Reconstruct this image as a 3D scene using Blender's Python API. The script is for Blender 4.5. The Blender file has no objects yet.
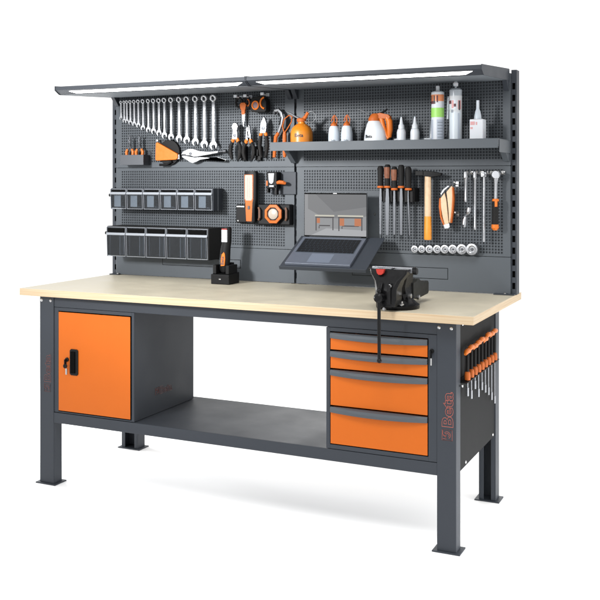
import bpy, bmesh, math, random
from math import sin, cos, pi, radians
from mathutils import Vector
random.seed(7)
S = bpy.context.scene
COL = S.collection

# ------------------------------------------------------------------ camera
cam_d = bpy.data.cameras.new("camera")
cam = bpy.data.objects.new("camera", cam_d); COL.objects.link(cam)
cam.location = (1.8285, -3.1762, 1.320)
cam.rotation_euler = (radians(90), 0, radians(25.074))
cam_d.sensor_width = 36; cam_d.lens = 56.43
cam_d.shift_y = -121/600
cam_d.clip_start = 0.05; cam_d.clip_end = 200
S.camera = cam

# ------------------------------------------------------------------ light (white photo studio)
w = bpy.data.worlds.new("World"); S.world = w; w.use_nodes = True
bg = w.node_tree.nodes['Background']
bg.inputs[0].default_value = (1.0, 1.0, 1.0, 1); bg.inputs[1].default_value = 1.32
S.view_settings.view_transform = 'Standard'; S.view_settings.look = 'None'
S.view_settings.exposure = 0; S.view_settings.gamma = 1

def area(name, loc, target, size, power, size_y=None, col=(1, 1, 1), spread=180):
    d = bpy.data.lights.new(name, 'AREA'); d.energy = power; d.size = size; d.color = col
    if size_y: d.shape = 'RECTANGLE'; d.size_y = size_y
    d.spread = radians(spread)
    o = bpy.data.objects.new(name, d); COL.objects.link(o)
    o.location = loc
    o.rotation_euler = (Vector(target) - Vector(loc)).to_track_quat('-Z', 'Y').to_euler()
    return o
area('key_softbox', (-1.3, -3.6, 2.3), (-.25, .66, 1.45), .6, 18.5, spread=36)
area('floor_fill_rear', (-.4, 3.4, 1.9), (0, .2, 0), 2.2, 35)  # added fill from behind, washes out the floor shadow under the bench
area('floor_fill_left', (-3.0, .9, .6), (.1, .1, 0), 1.2, 34, size_y=.8, spread=110)  # added fill, brightens the floor from the left
area('underside_fill_left', (-1.85, .30, .14), (.2, .30, .0), .7, 9, size_y=.2, spread=150)  # added low fill for the floor beneath the lower shelf
area('underside_fill_right', (1.75, .25, .13), (-.1, .25, .0), .7, 5.5, size_y=.2, spread=150)  # added low fill, same job from the right end
area('floor_fill_right', (3.0, .7, .4), (.2, -.1, 0), 1.0, 4, size_y=.5, spread=100)  # added weak fill for the floor by the drawer unit
area('floor_fill_front', (1.2, -2.0, 3.6), (.7, -.2, 0), 1.2, 15, spread=70)  # added overhead fill for the front floor and right worktop

# ------------------------------------------------------------------ helpers
ORG = {}
class MB:
    def __init__(s): s.v = []; s.f = []; s.mi = []; s.m = 0
    def add(s, vs, fs):
        b = len(s.v); s.v += [tuple(p) for p in vs]
        for f in fs: s.f.append([b+i for i in f]); s.mi.append(s.m)
        return s
    def box(s, x0, x1, y0, y1, z0, z1):
        vs = [(x, y, z) for z in (z0, z1) for y in (y0, y1) for x in (x0, x1)]
        return s.add(vs, [(0,2,3,1),(4,5,7,6),(0,1,5,4),(2,6,7,3),(0,4,6,2),(1,3,7,5)])
    def prism(s, poly, axis, a, b):
        def P(p, t):
            if axis == 'x': return (t, p[0], p[1])
            if axis == 'y': return (p[0], t, p[1])
            return (p[0], p[1], t)
        n = len(poly)
        vs = [P(p, a) for p in poly] + [P(p, b) for p in poly]
        fs = [list(range(n)), list(range(2*n-1, n-1, -1))] + [(i, (i+1) % n, n+(i+1) % n, n+i) for i in range(n)]
        return s.add(vs, fs)
    def loft(s, rings, caps=True, closed=True):
        n = len(rings[0]); vs = [p for r in rings for p in r]; fs = []
        for k in range(len(rings)-1):
            for i in range(n if closed else n-1):
                j = (i+1) % n; fs.append((k*n+i, k*n+j, (k+1)*n+j, (k+1)*n+i))
        if caps:
            fs.append(list(range(n-1, -1, -1))); fs.append([(len(rings)-1)*n+i for i in range(n)])
        return s.add(vs, fs)
    def tube(s, pts, r, n=8, closed=False):
        pts = [Vector(p) for p in pts]; rings = []; m = len(pts); up = None
        for i, p in enumerate(pts):
            if closed: t = pts[(i+1) % m] - pts[i-1]
            else: t = pts[min(i+1, m-1)] - pts[max(i-1, 0)]
            t.normalize()
            if up is None:
                up = Vector((0, 0, 1)) if abs(t.z) < .9 else Vector((0, 1, 0))
            a = t.cross(up).normalized(); b = a.cross(t).normalized(); up = b
            rr = r[i] if isinstance(r, (list, tuple)) else r
            rings.append([p + a*rr*cos(2*pi*k/n) + b*rr*sin(2*pi*k/n) for k in range(n)])
        if closed: rings.append(rings[0]); return s.loft(rings, caps=False)
        return s.loft(rings)
    def cyl(s, p0, p1, r0, r1=None, n=20): return s.tube([p0, p1], [r0, r0 if r1 is None else r1], n)
    def lathe(s, c, prof, axis='z', n=24):
        rings = []
        for r, h in prof:
            r = max(r, 1e-5)
            if axis == 'z': rings.append([(c[0]+r*cos(2*pi*k/n), c[1]+r*sin(2*pi*k/n), c[2]+h) for k in range(n)])
            elif axis == 'y': rings.append([(c[0]+r*cos(2*pi*k/n), c[1]+h, c[2]+r*sin(2*pi*k/n)) for k in range(n)])
            else: rings.append([(c[0]+h, c[1]+r*cos(2*pi*k/n), c[2]+r*sin(2*pi*k/n)) for k in range(n)])
        return s.loft(rings)
    def ball(s, c, r, n=16, sz=1):
        return s.lathe(c, [(r*sin(pi*k/10), -r*sz*cos(pi*k/10)) for k in range(11)], n=n)
    def holes(s, x0, x1, z0, z1, y, hx0, hz0, nx, nz, px, pz, hw, hh, depth=.0012):
        """sheet at y with nx*nz rectangular holes, cell corner at hx0,hz0"""
        xs = [x0]; zs = [z0]
        for i in range(nx): c = hx0+(i+.5)*px; xs += [c-hw/2, c+hw/2]
        for i in range(nz): c = hz0+(i+.5)*pz; zs += [c-hh/2, c+hh/2]
        xs.append(x1); zs.append(z1); W = len(xs)
        vs = [(x, y, z) for z in zs for x in xs]; fs = []
        base = len(s.v); N = len(vs)
        vs += [(x, y+depth, z) for z in zs for x in xs]
        for j in range(len(zs)-1):
            for i in range(W-1):
                a, b, c, d = j*W+i, j*W+i+1, (j+1)*W+i+1, (j+1)*W+i
                if i % 2 == 1 and j % 2 == 1:
                    fs += [(a, b, b+N, a+N), (b, c, c+N, b+N), (c, d, d+N, c+N), (d, a, a+N, d+N)]
                else: fs.append((a, b, c, d))
        return s.add(vs, fs)

def part(name, mb, mat, parent=None, bevel=0, recalc=True, extra=None, smooth=True):
    me = bpy.data.meshes.new(name)
    o = ORG.get(parent.name, Vector((0, 0, 0))) if parent else Vector((0, 0, 0))
    me.from_pydata([Vector(p)-o for p in mb.v], [], mb.f)
    mats = mat if isinstance(mat, (list, tuple)) else [mat]
    for m in mats: me.materials.append(m)
    if len(mats) > 1:
        for p, k in zip(me.polygons, mb.mi): p.material_index = k
    me.update()
    if recalc:
        bm = bmesh.new(); bm.from_mesh(me); bmesh.ops.recalc_face_normals(bm, faces=bm.faces[:]); bm.to_mesh(me); bm.free()
    if smooth:
        for p in me.polygons: p.use_smooth = True
        me.set_sharp_from_angle(angle=radians(32))
    ob = bpy.data.objects.new(name, me); COL.objects.link(ob)
    if parent: ob.parent = parent; ORG[ob.name] = o
    if bevel:
        b = ob.modifiers.new('bevel', 'BEVEL'); b.width = bevel; b.segments = 2; b.limit_method = 'ANGLE'; b.angle_limit = radians(40)
        b.harden_normals = True
    return ob

def tag(o, label, cat, group=None):
    o['label'] = label; o['category'] = cat
    if group: o['group'] = group
    return o
def thing(name, label, cat, loc, group=None):
    o = bpy.data.objects.new(name, None); COL.objects.link(o); o.location = loc; o.empty_display_size = .02
    ORG[o.name] = Vector(loc)
    return tag(o, label, cat, group)
def single(name, mb, mat, label, cat, group=None, bevel=0):
    """a thing that is one mesh; its origin is put at its base"""
    c = Vector((sum(p[0] for p in mb.v)/len(mb.v), sum(p[1] for p in mb.v)/len(mb.v), min(p[2] for p in mb.v)))
    mb.v = [tuple(Vector(p)-c) for p in mb.v]
    o = part(name, mb, mat, None, bevel); o.location = c; ORG[o.name] = c
    return tag(o, label, cat, group)
def copy_tree(o, parent=None):
    c = o.copy(); COL.objects.link(c); c.parent = parent
    ORG[c.name] = ORG.get(o.name)
    for ch in list(o.children): copy_tree(ch, c)
    return c

# ------------------------------------------------------------------ materials
def mat(name, col, rough=.5, metal=0, noise=0, nscale=60, bump=0, bscale=900, coat=0, spec=.5, emit=None, estr=0, trans=0, sss=0):
    m = bpy.data.materials.new(name); m.use_nodes = True; nt = m.node_tree; N = nt.nodes; L = nt.links
    if name != 'white_studio_floor': col = tuple(c*.80 for c in col)
    b = N['Principled BSDF']
    b.inputs['Base Color'].default_value = (*col, 1); b.inputs['Roughness'].default_value = rough
    b.inputs['Metallic'].default_value = metal; b.inputs['Specular IOR Level'].default_value = spec
    b.inputs['Coat Weight'].default_value = coat; b.inputs['Coat Roughness'].default_value = .12
    b.inputs['Transmission Weight'].default_value = trans
    if sss: b.inputs['Subsurface Weight'].default_value = sss; b.inputs['Subsurface Scale'].default_value = .02
    if emit: b.inputs['Emission Color'].default_value = (*emit, 1); b.inputs['Emission Strength'].default_value = estr
    tc = N.new('ShaderNodeTexCoord')
    if noise:
        n = N.new('ShaderNodeTexNoise'); n.inputs['Scale'].default_value = nscale; n.inputs['Detail'].default_value = 5
        L.new(tc.outputs['Object'], n.inputs['Vector'])
        mr = N.new('ShaderNodeMapRange'); mr.inputs['From Min'].default_value = .3; mr.inputs['From Max'].default_value = .7
        mr.inputs['To Min'].default_value = 1-noise; mr.inputs['To Max'].default_value = 1+noise
        L.new(n.outputs['Fac'], mr.inputs['Value'])
        mx = N.new('ShaderNodeVectorMath'); mx.operation = 'SCALE'; mx.inputs[0].default_value = col
        L.new(mr.outputs[0], mx.inputs['Scale']); L.new(mx.outputs[0], b.inputs['Base Color'])
        m2 = N.new('ShaderNodeMapRange'); m2.inputs['From Min'].default_value = .3; m2.inputs['From Max'].default_value = .7
        m2.inputs['To Min'].default_value = max(rough-.06, .02); m2.inputs['To Max'].default_value = rough+.06
        L.new(n.outputs['Fac'], m2.inputs['Value']); L.new(m2.outputs[0], b.inputs['Roughness'])
    if bump:
        n = N.new('ShaderNodeTexNoise'); n.inputs['Scale'].default_value = bscale; n.inputs['Detail'].default_value = 3
        L.new(tc.outputs['Object'], n.inputs['Vector'])
        bp = N.new('ShaderNodeBump'); bp.inputs['Strength'].default_value = bump; bp.inputs['Distance'].default_value = .0006
        L.new(n.outputs['Fac'], bp.inputs['Height']); L.new(bp.outputs[0], b.inputs['Normal'])
    return m

GREY = mat('grey_paint', (.038, .044, .054), .5, noise=.025, nscale=5, bump=.25, spec=.22)
LITGREY = mat('lit_grey_paint', (.077, .088, .100), .5, noise=.05, nscale=4, bump=.25, spec=.25)  # lighter copy of the grey paint; stronger light put into the colour
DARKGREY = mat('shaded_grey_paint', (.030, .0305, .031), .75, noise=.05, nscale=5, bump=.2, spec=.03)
BACKING = mat('backing_sheet', (.048, .054, .061), .7, spec=.2)
BLACK = mat('black_plastic', (.0065, .0065, .007), .5, bump=.15, spec=.15)
RUBBER = mat('black_rubber', (.010, .0095, .0095), .65, bump=.3, spec=.18)
VOID = mat('slot_black', (.004, .004, .004), .8, spec=.03)
ORANGE = mat('orange_paint', (.55, .118, .007), .5, spec=.2, noise=.02, nscale=6, bump=.15)
ORANGEP = mat('orange_plastic', (.66, .155, .010), .4, noise=.04, spec=.3)
ORANGEC = mat('oil_can_orange', (.66, .21, .012), .32, noise=.03, spec=.5)
ORANGEG = mat('orange_grip', (.47, .11, .018), .5, noise=.05, spec=.2)
COPPER = mat('dull_copper_patch', (.20, .075, .04), .5, noise=.2, nscale=80, spec=.25)
CHROME = mat('satin_chrome', (.45, .46, .48), .34, metal=1, noise=.05, nscale=40)
STEEL = mat('brushed_steel', (.36, .37, .39), .4, metal=1, noise=.08, nscale=30)
DARKSTEEL = mat('dark_steel', (.10, .105, .115), .45, metal=.8)
ZINC = mat('zinc_screw', (.55, .55, .55), .3, metal=1)
VISE = mat('vise_enamel', (.004, .004, .0045), .3, coat=.06, noise=.2, nscale=50, spec=.15)
VISEG = mat('vise_cast_grey', (.020, .021, .019), .5, spec=.2, noise=.1, nscale=50, bump=.3)
RED = mat('red_mark', (.42, .03, .02), .5, spec=.2)
WHITEP = mat('white_plastic', (.66, .69, .73), .4, sss=.1)
MILK = mat('milky_plastic', (.58, .64, .70), .35, sss=.15)
CLEARISH = mat('pale_clear_plastic', (.45, .5, .55), .2, trans=.5)
WOODH = mat('ash_handle', (.60, .42, .26), .45, noise=.1, nscale=60)
WOODO = mat('varnished_orange_wood', (.72, .26, .015), .38, noise=.06, nscale=60)
LOGO = mat('outline_red', (.36, .085, .06), .5)
LOGOF = mat('faint_red', (.13, .045, .04), .55)
INK = mat('dark_ink', (.03, .03, .035), .5)
INKG = mat('grey_ink', (.25, .28, .32), .5)
GREEN = mat('label_green', (.32, .66, .13), .45)
LAB_O = mat('label_orange', (.72, .25, .10), .45)
LAB_D = mat('label_dark', (.10, .03, .04), .45)
LAB_B = mat('label_bluegrey', (.42, .47, .55), .45)
LAB_R = mat('label_rose', (.62, .3, .3), .45)
ALU = mat('laptop_aluminium', (.125, .142, .178), .42, metal=.3, noise=.03)
KEYS = mat('laptop_keys', (.012, .014, .017), .5, spec=.2)
LED = mat('led_tube', (1, 1, 1), .5, emit=(1, .985, .96), estr=8)
LEDW = mat('led_window', (.48, .50, .53), .35)
LEDC = mat('cream_lens', (.36, .31, .26), .3)
SCR = mat('screen_grey', (.01, .01, .01), .5, spec=.1, emit=(.19, .193, .20), estr=1)
SCRL = mat('screen_light', (.01, .01, .01), .5, spec=.1, emit=(.27, .275, .285), estr=1)
SCRW = mat('screen_pale', (.01, .01, .01), .5, spec=.1, emit=(.55, .53, .45), estr=1)
SCRO = mat('screen_orange', (.01, .01, .01), .5, spec=.1, emit=(.50, .17, .07), estr=1)
SCRD = mat('screen_dark', (.01, .01, .01), .5, spec=.1, emit=(.06, .055, .06), estr=1)
LITUNDER = mat('lit_underside_paint', (.17, .19, .21), .5, spec=.2)  # grey lightened: light on the hood underside put into the colour
FLOOR = mat('white_studio_floor', (.96, .96, .96), .7)

def clear_mat():
    m = bpy.data.materials.new('clear_bin_plastic'); m.use_nodes = True; nt = m.node_tree; N = nt.nodes; L = nt.links
    for n in list(N):
        if n.type == 'BSDF_PRINCIPLED': N.remove(n)
    out = [n for n in N if n.type == 'OUTPUT_MATERIAL'][0]
    t = N.new('ShaderNodeBsdfTransparent'); t.inputs[0].default_value = (.70, .73, .76, 1)
    g = N.new('ShaderNodeBsdfGlossy'); g.inputs['Roughness'].default_value = .12
    d = N.new('ShaderNodeBsdfDiffuse'); d.inputs[0].default_value = (.45, .48, .52, 1)
    fr = N.new('ShaderNodeFresnel'); fr.inputs[0].default_value = 1.28
    m1 = N.new('ShaderNodeMixShader'); m1.inputs[0].default_value = .02
    m2 = N.new('ShaderNodeMixShader')
    L.new(t.outputs[0], m1.inputs[1]); L.new(d.outputs[0], m1.inputs[2])
    L.new(fr.outputs[0], m2.inputs[0]); L.new(m1.outputs[0], m2.inputs[1]); L.new(g.outputs[0], m2.inputs[2])
    L.new(m2.outputs[0], out.inputs[0])
    return m
CLEAR = clear_mat()
LEDGE = mat('ledge_highlight', (.28, .30, .33), .35, spec=.5)  # pale ledge grey, brightened to paint the bins' highlights
RIM = mat('rim_highlight', (.20, .215, .24), .3, spec=.5)  # rim grey raised so edge highlights sit in the colour

def wood_mats():
    # worktop face: smooth beige board; edge: layered ply
    top = mat('worktop_board', (.60, .545, .42), .42, noise=.045, nscale=9, bump=.12, bscale=300)
    m = mat('worktop_edge', (.62, .47, .28), .55)
    nt = m.node_tree; N = nt.nodes; L = nt.links; b = N['Principled BSDF']
    tc = N.new('ShaderNodeTexCoord'); mp = N.new('ShaderNodeMapping'); mp.inputs['Scale'].default_value = (3, 3, 260)
    L.new(tc.outputs['Object'], mp.inputs['Vector'])
    n = N.new('ShaderNodeTexNoise'); n.inputs['Scale'].default_value = 1.0; n.inputs['Detail'].default_value = 4
    L.new(mp.outputs[0], n.inputs['Vector'])
    r = N.new('ShaderNodeValToRGB'); r.color_ramp.elements[0].position = .32; r.color_ramp.elements[1].position = .62
    r.color_ramp.elements[0].color = (.39, .275, .16, 1); r.color_ramp.elements[1].color = (.455, .362, .24, 1)
    L.new(n.outputs['Fac'], r.inputs[0]); L.new(r.outputs[0], b.inputs['Base Color'])
    return top, m
WTOP, WEDGE = wood_mats()

def lettering(name, txt, size, matr, parent, place, outline=0, extrude=.0003, bold=0):
    """txt as a mesh; place(u, v, w) -> world point; u along reading direction, v up, w out of the surface"""
    cu = bpy.data.curves.new(name, 'FONT'); cu.body = txt; cu.size = size; cu.offset = bold
    if outline: cu.fill_mode = 'NONE'; cu.bevel_depth = outline; cu.bevel_resolution = 0
    else: cu.extrude = extrude
    cu.resolution_u = 3
    ob = bpy.data.objects.new('tmp', cu); COL.objects.link(ob)
    bpy.context.view_layer.update()
    me = bpy.data.meshes.new_from_object(ob.evaluated_get(bpy.context.evaluated_depsgraph_get()))
    mb = MB(); mb.v = [tuple(place(v.co.x, v.co.y, v.co.z)) for v in me.vertices]; mb.f = [list(p.vertices) for p in me.polygons]; mb.mi = [0]*len(mb.f)
    bpy.data.objects.remove(ob); bpy.data.curves.remove(cu); bpy.data.meshes.remove(me)
    return part(name, mb, matr, parent, smooth=False)

# ------------------------------------------------------------------ floor
fl = MB().add([(-60, -60, 0), (60, -60, 0), (60, 60, 0), (-60, 60, 0)], [(0, 1, 2, 3)])
f = part('floor', fl, FLOOR); f['kind'] = 'structure'

# ------------------------------------------------------------------ workbench
HT = .847
wb = thing('workbench', 'dark grey steel workbench with orange door and drawers, beige top and perforated back panels', 'workbench', (0, .35, 0))
t = MB(); t.m = 0; t.box(-1, 1, 0, .78, HT-.030, HT)
for i in range(6): t.mi[i] = 0 if i == 1 else 1
part('worktop', t, [WTOP, WEDGE], wb, bevel=.0015)

def leg(x0, x1, y0, y1, flip, logo=False, screws=()):
    m = MB(); tk = .004; zt = HT-.032; zb = .005
    # folded channel, open at its inner side
    yf = y0; yb = y1
    m.box(x0, x1, yf, yf+tk, zb, zt)
    m.box(x0, x0+tk, yf+tk, yb, zb, zt); m.box(x1-tk, x1, yf+tk, yb, zb, zt)
    if flip: m = MB(); m.box(x0, x1, yb-tk, yb, zb, zt); m.box(x0, x0+tk, yf, yb-tk, zb, zt); m.box(x1-tk, x1, yf, yb-tk, zb, zt); m.box(x0+tk, x0+.02, yf, yf+tk, zb, zt); m.box(x1-.02, x1-tk, yf, yf+tk, zb, zt)
    l = part('leg', m, GREY, wb, bevel=.0012)
    part('foot_plate', MB().box(x0-.016, x1+.016, y0-.011, y1+.012, 0, .005), GREY, l, bevel=.001)
    for (sx, sz) in screws:
        part('screw', MB().lathe((sx, y0, sz), [(.0, -.004), (.004, -.0035), (.0065, -.001), (.0065, 0)], 'y', 12), ZINC, l)
    return l
lFL = leg(-.930, -.855, .05, .105, False, screws=((-.920, .794), (-.872, .794)))
lFR = leg(.855, .925, .05, .105, False, screws=((.862, .794), (.907, .793)))
lBL = leg(-.925, -.83, .64, .70, True)
lBR = leg(.855, .925, .64, .70, True)

def emblem(parent, place, s, matr, r=.0009, name='emblem'):
    m = MB()
    def tb(pts, closed=False): m.tube([place(u*s, v*s, 0) for u, v in pts], r, 5, closed)
    tb([(.04, .04), (.96, .04), (.96, .96), (.04, .96)], True)
    # double curved arrow form inside the square
    a = [(.5+.30*cos(t), .5+.30*sin(t)) for t in [radians(d) for d in range(-150, 70, 20)]]
    tb(a + [(.62, .62)] + [(.5+.15*cos(t), .47+.15*sin(t)) for t in [radians(d) for d in range(60, -160, -25)]])
    tb([(.16, .88), (.16, .56), (.44, .56), (.44, .88)], False)
    tb([(.30, .62), (.55, .90), (.88, .90)])
    part(name, m, matr, parent)
def logo_v(parent, x_right, y, z0, size, length, matr):
    """vertical lettering reading upwards; baseline on the right at x_right"""
    pl = lambda u, v, w: (x_right - v, y - w, z0 + u)
    emblem(parent, lambda u, v, w: pl(u, v, w), size, matr)
    k = (length-size*1.12)/(2.02*size/.72)
    pl2 = lambda u, v, w: pl(size*1.14 + u*k, v, w)
    lettering('lettering', 'Beta', size/.72, matr, parent, pl2, outline=.0009, bold=.0012)
logo_v(lFR, .9125, .0495, .396, .040, .186, LOGO)
logo_v(lFL, -.871, .0495, .398, .036, .175, LOGOF)

part('front_rail', MB().box(-.855, .855, .0535, .0575, .768, HT-.0315).box(-.855, .855, .0575, .085, .768, .772), GREY, wb, bevel=.001)
part('rear_rail', MB().box(-.83, .855, .690, .694, .772, HT-.0315), GREY, wb)
# side panels between front and rear legs
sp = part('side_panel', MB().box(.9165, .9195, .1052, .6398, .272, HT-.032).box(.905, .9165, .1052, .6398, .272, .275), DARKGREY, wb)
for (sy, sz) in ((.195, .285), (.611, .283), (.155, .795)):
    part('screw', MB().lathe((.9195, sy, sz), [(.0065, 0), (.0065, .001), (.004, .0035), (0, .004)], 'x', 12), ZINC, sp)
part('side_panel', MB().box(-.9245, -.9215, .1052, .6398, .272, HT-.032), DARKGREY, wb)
# lower shelf: tray with front flange
part('lower_shelf', MB().box(-.855, .855, .051, .055, .268, .3125).box(-.855, .855, .055, .56, .3085, .3125).box(-.855, .855, .56, .564, .275, .3125), GREY, wb, bevel=.0012)
# left cabinet
cz0, cz1 = .3145, .7665
cab = part('cabinet', MB().box(-.8545, -.851, .058, .52, cz0, cz1).box(-.4435, -.4395, .058, .52, cz0, cz1).box(-.851, -.4435, .516, .52, cz0, cz1)
     .box(-.851, -.4435, .06, .516, cz0, cz0+.004).box(-.851, -.4435, .06, .516, cz1-.004, cz1)
     .box(-.8545, -.832, .054, .058, cz0, cz1).box(-.4525, -.4395, .054, .058, cz0, cz1).box(-.832, -.4525, .054, .058, cz0, .320).box(-.832, -.4525, .054, .058, .752, cz1), GREY, wb, bevel=.0008)
lettering('lettering', 'Beta', .045, LOGOF, cab, lambda u, v, w: (-.4394+w, .245+u*1.15, .393+v), outline=.0008, bold=.001)
emblem(cab, lambda u, v, w: (-.4390, .208+u, .393+v), .032, LOGOF)
door = part('cabinet_door', MB().box(-.8285, -.4565, .050, .0525, .3245, .7485), ORANGE, wb, bevel=.0012)
part('door_handle', MB().prism([(-.766, .488), (-.760, .482), (-.728, .482), (-.722, .488), (-.722, .588), (-.728, .594), (-.760, .594), (-.766, .588)], 'y', .0455, .050), BLACK, door, bevel=.002)
part('handle_grip', MB().prism([(-.758, .492), (-.736, .492), (-.736, .584), (-.758, .584)], 'y', .040, .0455), VOID, door, bevel=.0015)
k = MB().lathe((-.781, .050, .547), [(.009, 0), (.009, -.006), (.006, -.007), (0, -.007)], 'y', 14)
part('lock', k, BLACK, door)
part('key', MB().box(-.783, -.779, .030, .043, .520, .550).lathe((-.779, .031, .522), [(.010, 0), (.010, .004)], 'y', 12), BLACK, door)
part('key_blade', MB().box(-.778, -.770, .033, .036, .486, .512), ZINC, door)

# drawer unit
dcb = part('drawer_cabinet', MB().box(.4265, .4305, .058, .52, cz0, cz1).box(.850, .8545, .058, .52, cz0, cz1).box(.4305, .850, .516, .52, cz0, cz1)
     .box(.4305, .850, .06, .516, cz0, cz0+.004).box(.4305, .850, .06, .516, cz1-.004, cz1)
     .box(.4265, .4415, .052, .058, cz0, cz1).box(.823, .8545, .052, .058, cz0, cz1).box(.4415, .823, .052, .058, cz0, .330).box(.4415, .823, .052, .058, .752, cz1), GREY, wb, bevel=.0008)
part('recess', MB().box(.4415, .823, .07, .072, .330, .752), VOID, dcb)
k = MB().lathe((.836, .052, .708), [(.008, 0), (.008, -.006), (0, -.007)], 'y', 14); part('lock', k, BLACK, dcb)
part('key', MB().box(.833, .838, .030, .045, .686, .712), BLACK, dcb); part('key_blade', MB().box(.836, .841, .034, .037, .660, .685), ZINC, dcb)
for (za, zb) in ((.685, .749), (.6155, .680), (.4775, .6105), (.334, .4725)):
    d = part('drawer', MB().box(.4445, .820, .0505, .053, za, zb-.0215).box(.450, .815, .053, .069, za+.002, zb-.003), ORANGE, wb, bevel=.0008)
    m = MB(); rings = []
    for i in range(17):
        x = .4445+(.820-.4445)*i/16; q = 1-(2*i/16-1)**2; p = .006+.015*q; dz = .0045*q
        rings.append([(x, .053, zb-.001), (x, .0505-p*.45, zb-.0012), (x, .0505-p*.85, zb-.005), (x, .0505-p, zb-.0125-dz*.4), (x, .0505-p*.8, zb-.0215-dz), (x, .0505-p*.8+.0015, zb-.021-dz), (x, .053, zb-.0165)])
    m.loft(rings); part('drawer_handle', m, LITGREY, d)  # lighter grey stands for light caught on the sloping handle

# uprights (slotted posts)
def post(x0, x1, sx0, sw, z1=1.764, side=True):
    m = MB(); n = int((z1-HT-.01)/.048)
    m.m = 0
    m.holes(x0, x1, HT, z1, .672, sx0-.0001, HT+.012, 1, n, sw, .048, sw*.98, .026, .002)
    m.box(x0, x0+.0015, .674, .722, HT, z1); m.box(x1-.0015, x1, .674, .722, HT, z1); m.box(x0, x1, .722, .724, HT, z1)
    m.box(x0, x1, .672, .724, z1, z1+.002)
    m.m = 1; m.box(x0+.002, x1-.002, .684, .686, HT, z1-.001)
    return part('upright_post', m, [GREY, VOID], wb)
post(.9815, 1.003, .9855, .0125)
post(-1.003, -.9730, -.9895, .0125)
post(-.015, .035, .0045, .0125)
for x0, x1 in ((.915, 1.0), (-1.0, -.945)):
    p_ = part('base_bracket', MB().box(x0, x1, .640, .670, HT+.0005, HT+.005), GREY, wb, bevel=.001)
    part('screw', MB().lathe((x0+.045, .652, HT+.005), [(.006, 0), (.006, .003), (.003, .005), (0, .005)], 'z', 10), ZINC, p_)

# perforated panels
PY = .660
def pegpanel(x0, x1, z0, z1, hz0, nz, hx0, nx):
    m = MB()
    m.holes(x0, x1, z0, z1, PY, hx0, hz0, nx, nz, .0125, .0125, .0080, .0080)
    m.box(x0, x0+.0012, PY+.0014, PY+.02, z0, z1); m.box(x1-.0012, x1, PY+.0014, PY+.02, z0, z1)
    m.box(x0, x1, PY+.0014, PY+.02, z0, z0+.0012); m.box(x0, x1, PY+.0014, PY+.02, z1-.0012, z1)
    p = part('perforated_panel', m, LITGREY, wb, recalc=False, smooth=False)
    part('backing_sheet', MB().box(x0+.002, x1-.002, PY+.004, PY+.005, z0+.002, z1-.002), BACKING, p)
XL0, XL1, XR0, XR1 = -.9725, .0050, .0165, .9805
for x0, x1, hx in ((XL0, XL1, -.940), (XR0, XR1, .052)):
    pegpanel(x0, x1, 1.3755, 1.752, 1.400, 27, hx, 72)
    pegpanel(x0, x1, 1.002, 1.3735, 1.0115, 28, hx, 72)
for x0, x1, e0, e1, z0, z1 in ((XL0, XL1, -.70, -.27, .905, .945), (XR0, XR1, .286, .719, .898, .946)):
    p = part('solid_panel', MB().box(x0, x1, PY, PY+.02, HT+.002, 1.000), LITGREY, wb, bevel=.0015)
    part('slot_cover', MB().box(e0, e1, PY-.0006, PY, z0, z1), VOID, p)
    part('slot_plate', MB().box(e0+.0022, e1-.0022, PY-.0009, PY-.0006, z0+.0022, z1-.0022), LITGREY, p)

part('added_rear_sheet', MB().box(-.9725, .9805, .6815, .683, HT+.002, 1.750), BACKING, wb)  # added sheet, stops the white world showing through the panel gaps
# ------------------------------------------------------------------ light hoods
def hood(x0, x1, lx0, lx1, label):
    h = thing('work_light', label, 'lamp', ((x0+x1)/2, .655, 1.70), 'light hoods over the bench')
    prof = [(.205, 1.737), (.205, 1.7215), (.213, 1.7165), (.232, 1.7055), (.240, 1.7035), (.655, 1.7235), (.655, 1.766), (.640, 1.7665)]
    m = MB(); m.prism(prof, 'x', x0+.003, x1-.003); part('hood', m, GREY, h, bevel=.0012)
    part('lamp_plate', MB().prism([(.242, 1.7024), (.242, 1.7030), (.654, 1.7229), (.654, 1.7222)], 'x', x0+.004, x1-.004), LITUNDER, h)  # added sheet, paler so the underside reads as lit
    e = [(p[0]+(-.002 if p[0] < .4 else .001), p[1]+(.002 if i in (0, 6, 7) else -.002)) for i, p in enumerate(prof)]
    part('end_cap', MB().prism(e, 'x', x0, x0+.003), GREY, h); part('end_cap', MB().prism(e, 'x', x1-.003, x1), GREY, h)
    # led strip on the slanted face
    def on(y, k): z = 1.7165-(y-.213)*.579; return (y-.0006*k, z-.001*k)
    a = on(.2145, 1); b = on(.2305, 1); a2 = on(.2145, -.3); b2 = on(.2305, -.3)
    m = MB(); m.loft([[(lx0-.0, a2[0], a2[1]), (lx0, a[0], a[1]), (lx0+.03, b[0], b[1]), (lx0+.03, b2[0], b2[1])], [(lx1, a2[0], a2[1]), (lx1, a[0], a[1]), (lx1-.03, b[0], b[1]), (lx1-.03, b2[0], b2[1])]])
    part('light_strip', m, LED, h)
    for xx in ((x0+.015, x1-.012)):
        part('bracket', MB().prism([(.6595, 1.7225), (.6595, 1.680), (.652, 1.680), (.615, 1.7205)], 'x', xx-.010, xx+.010), GREY, h, bevel=.001)
    return h
hood(-.977, -.0015, -.905, -.02, 'left half of the long light hood, above the wrenches and scissors')
hood(.0015, .978, .045, .940, 'right half of the long light hood, above the bottles on the shelf')

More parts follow.
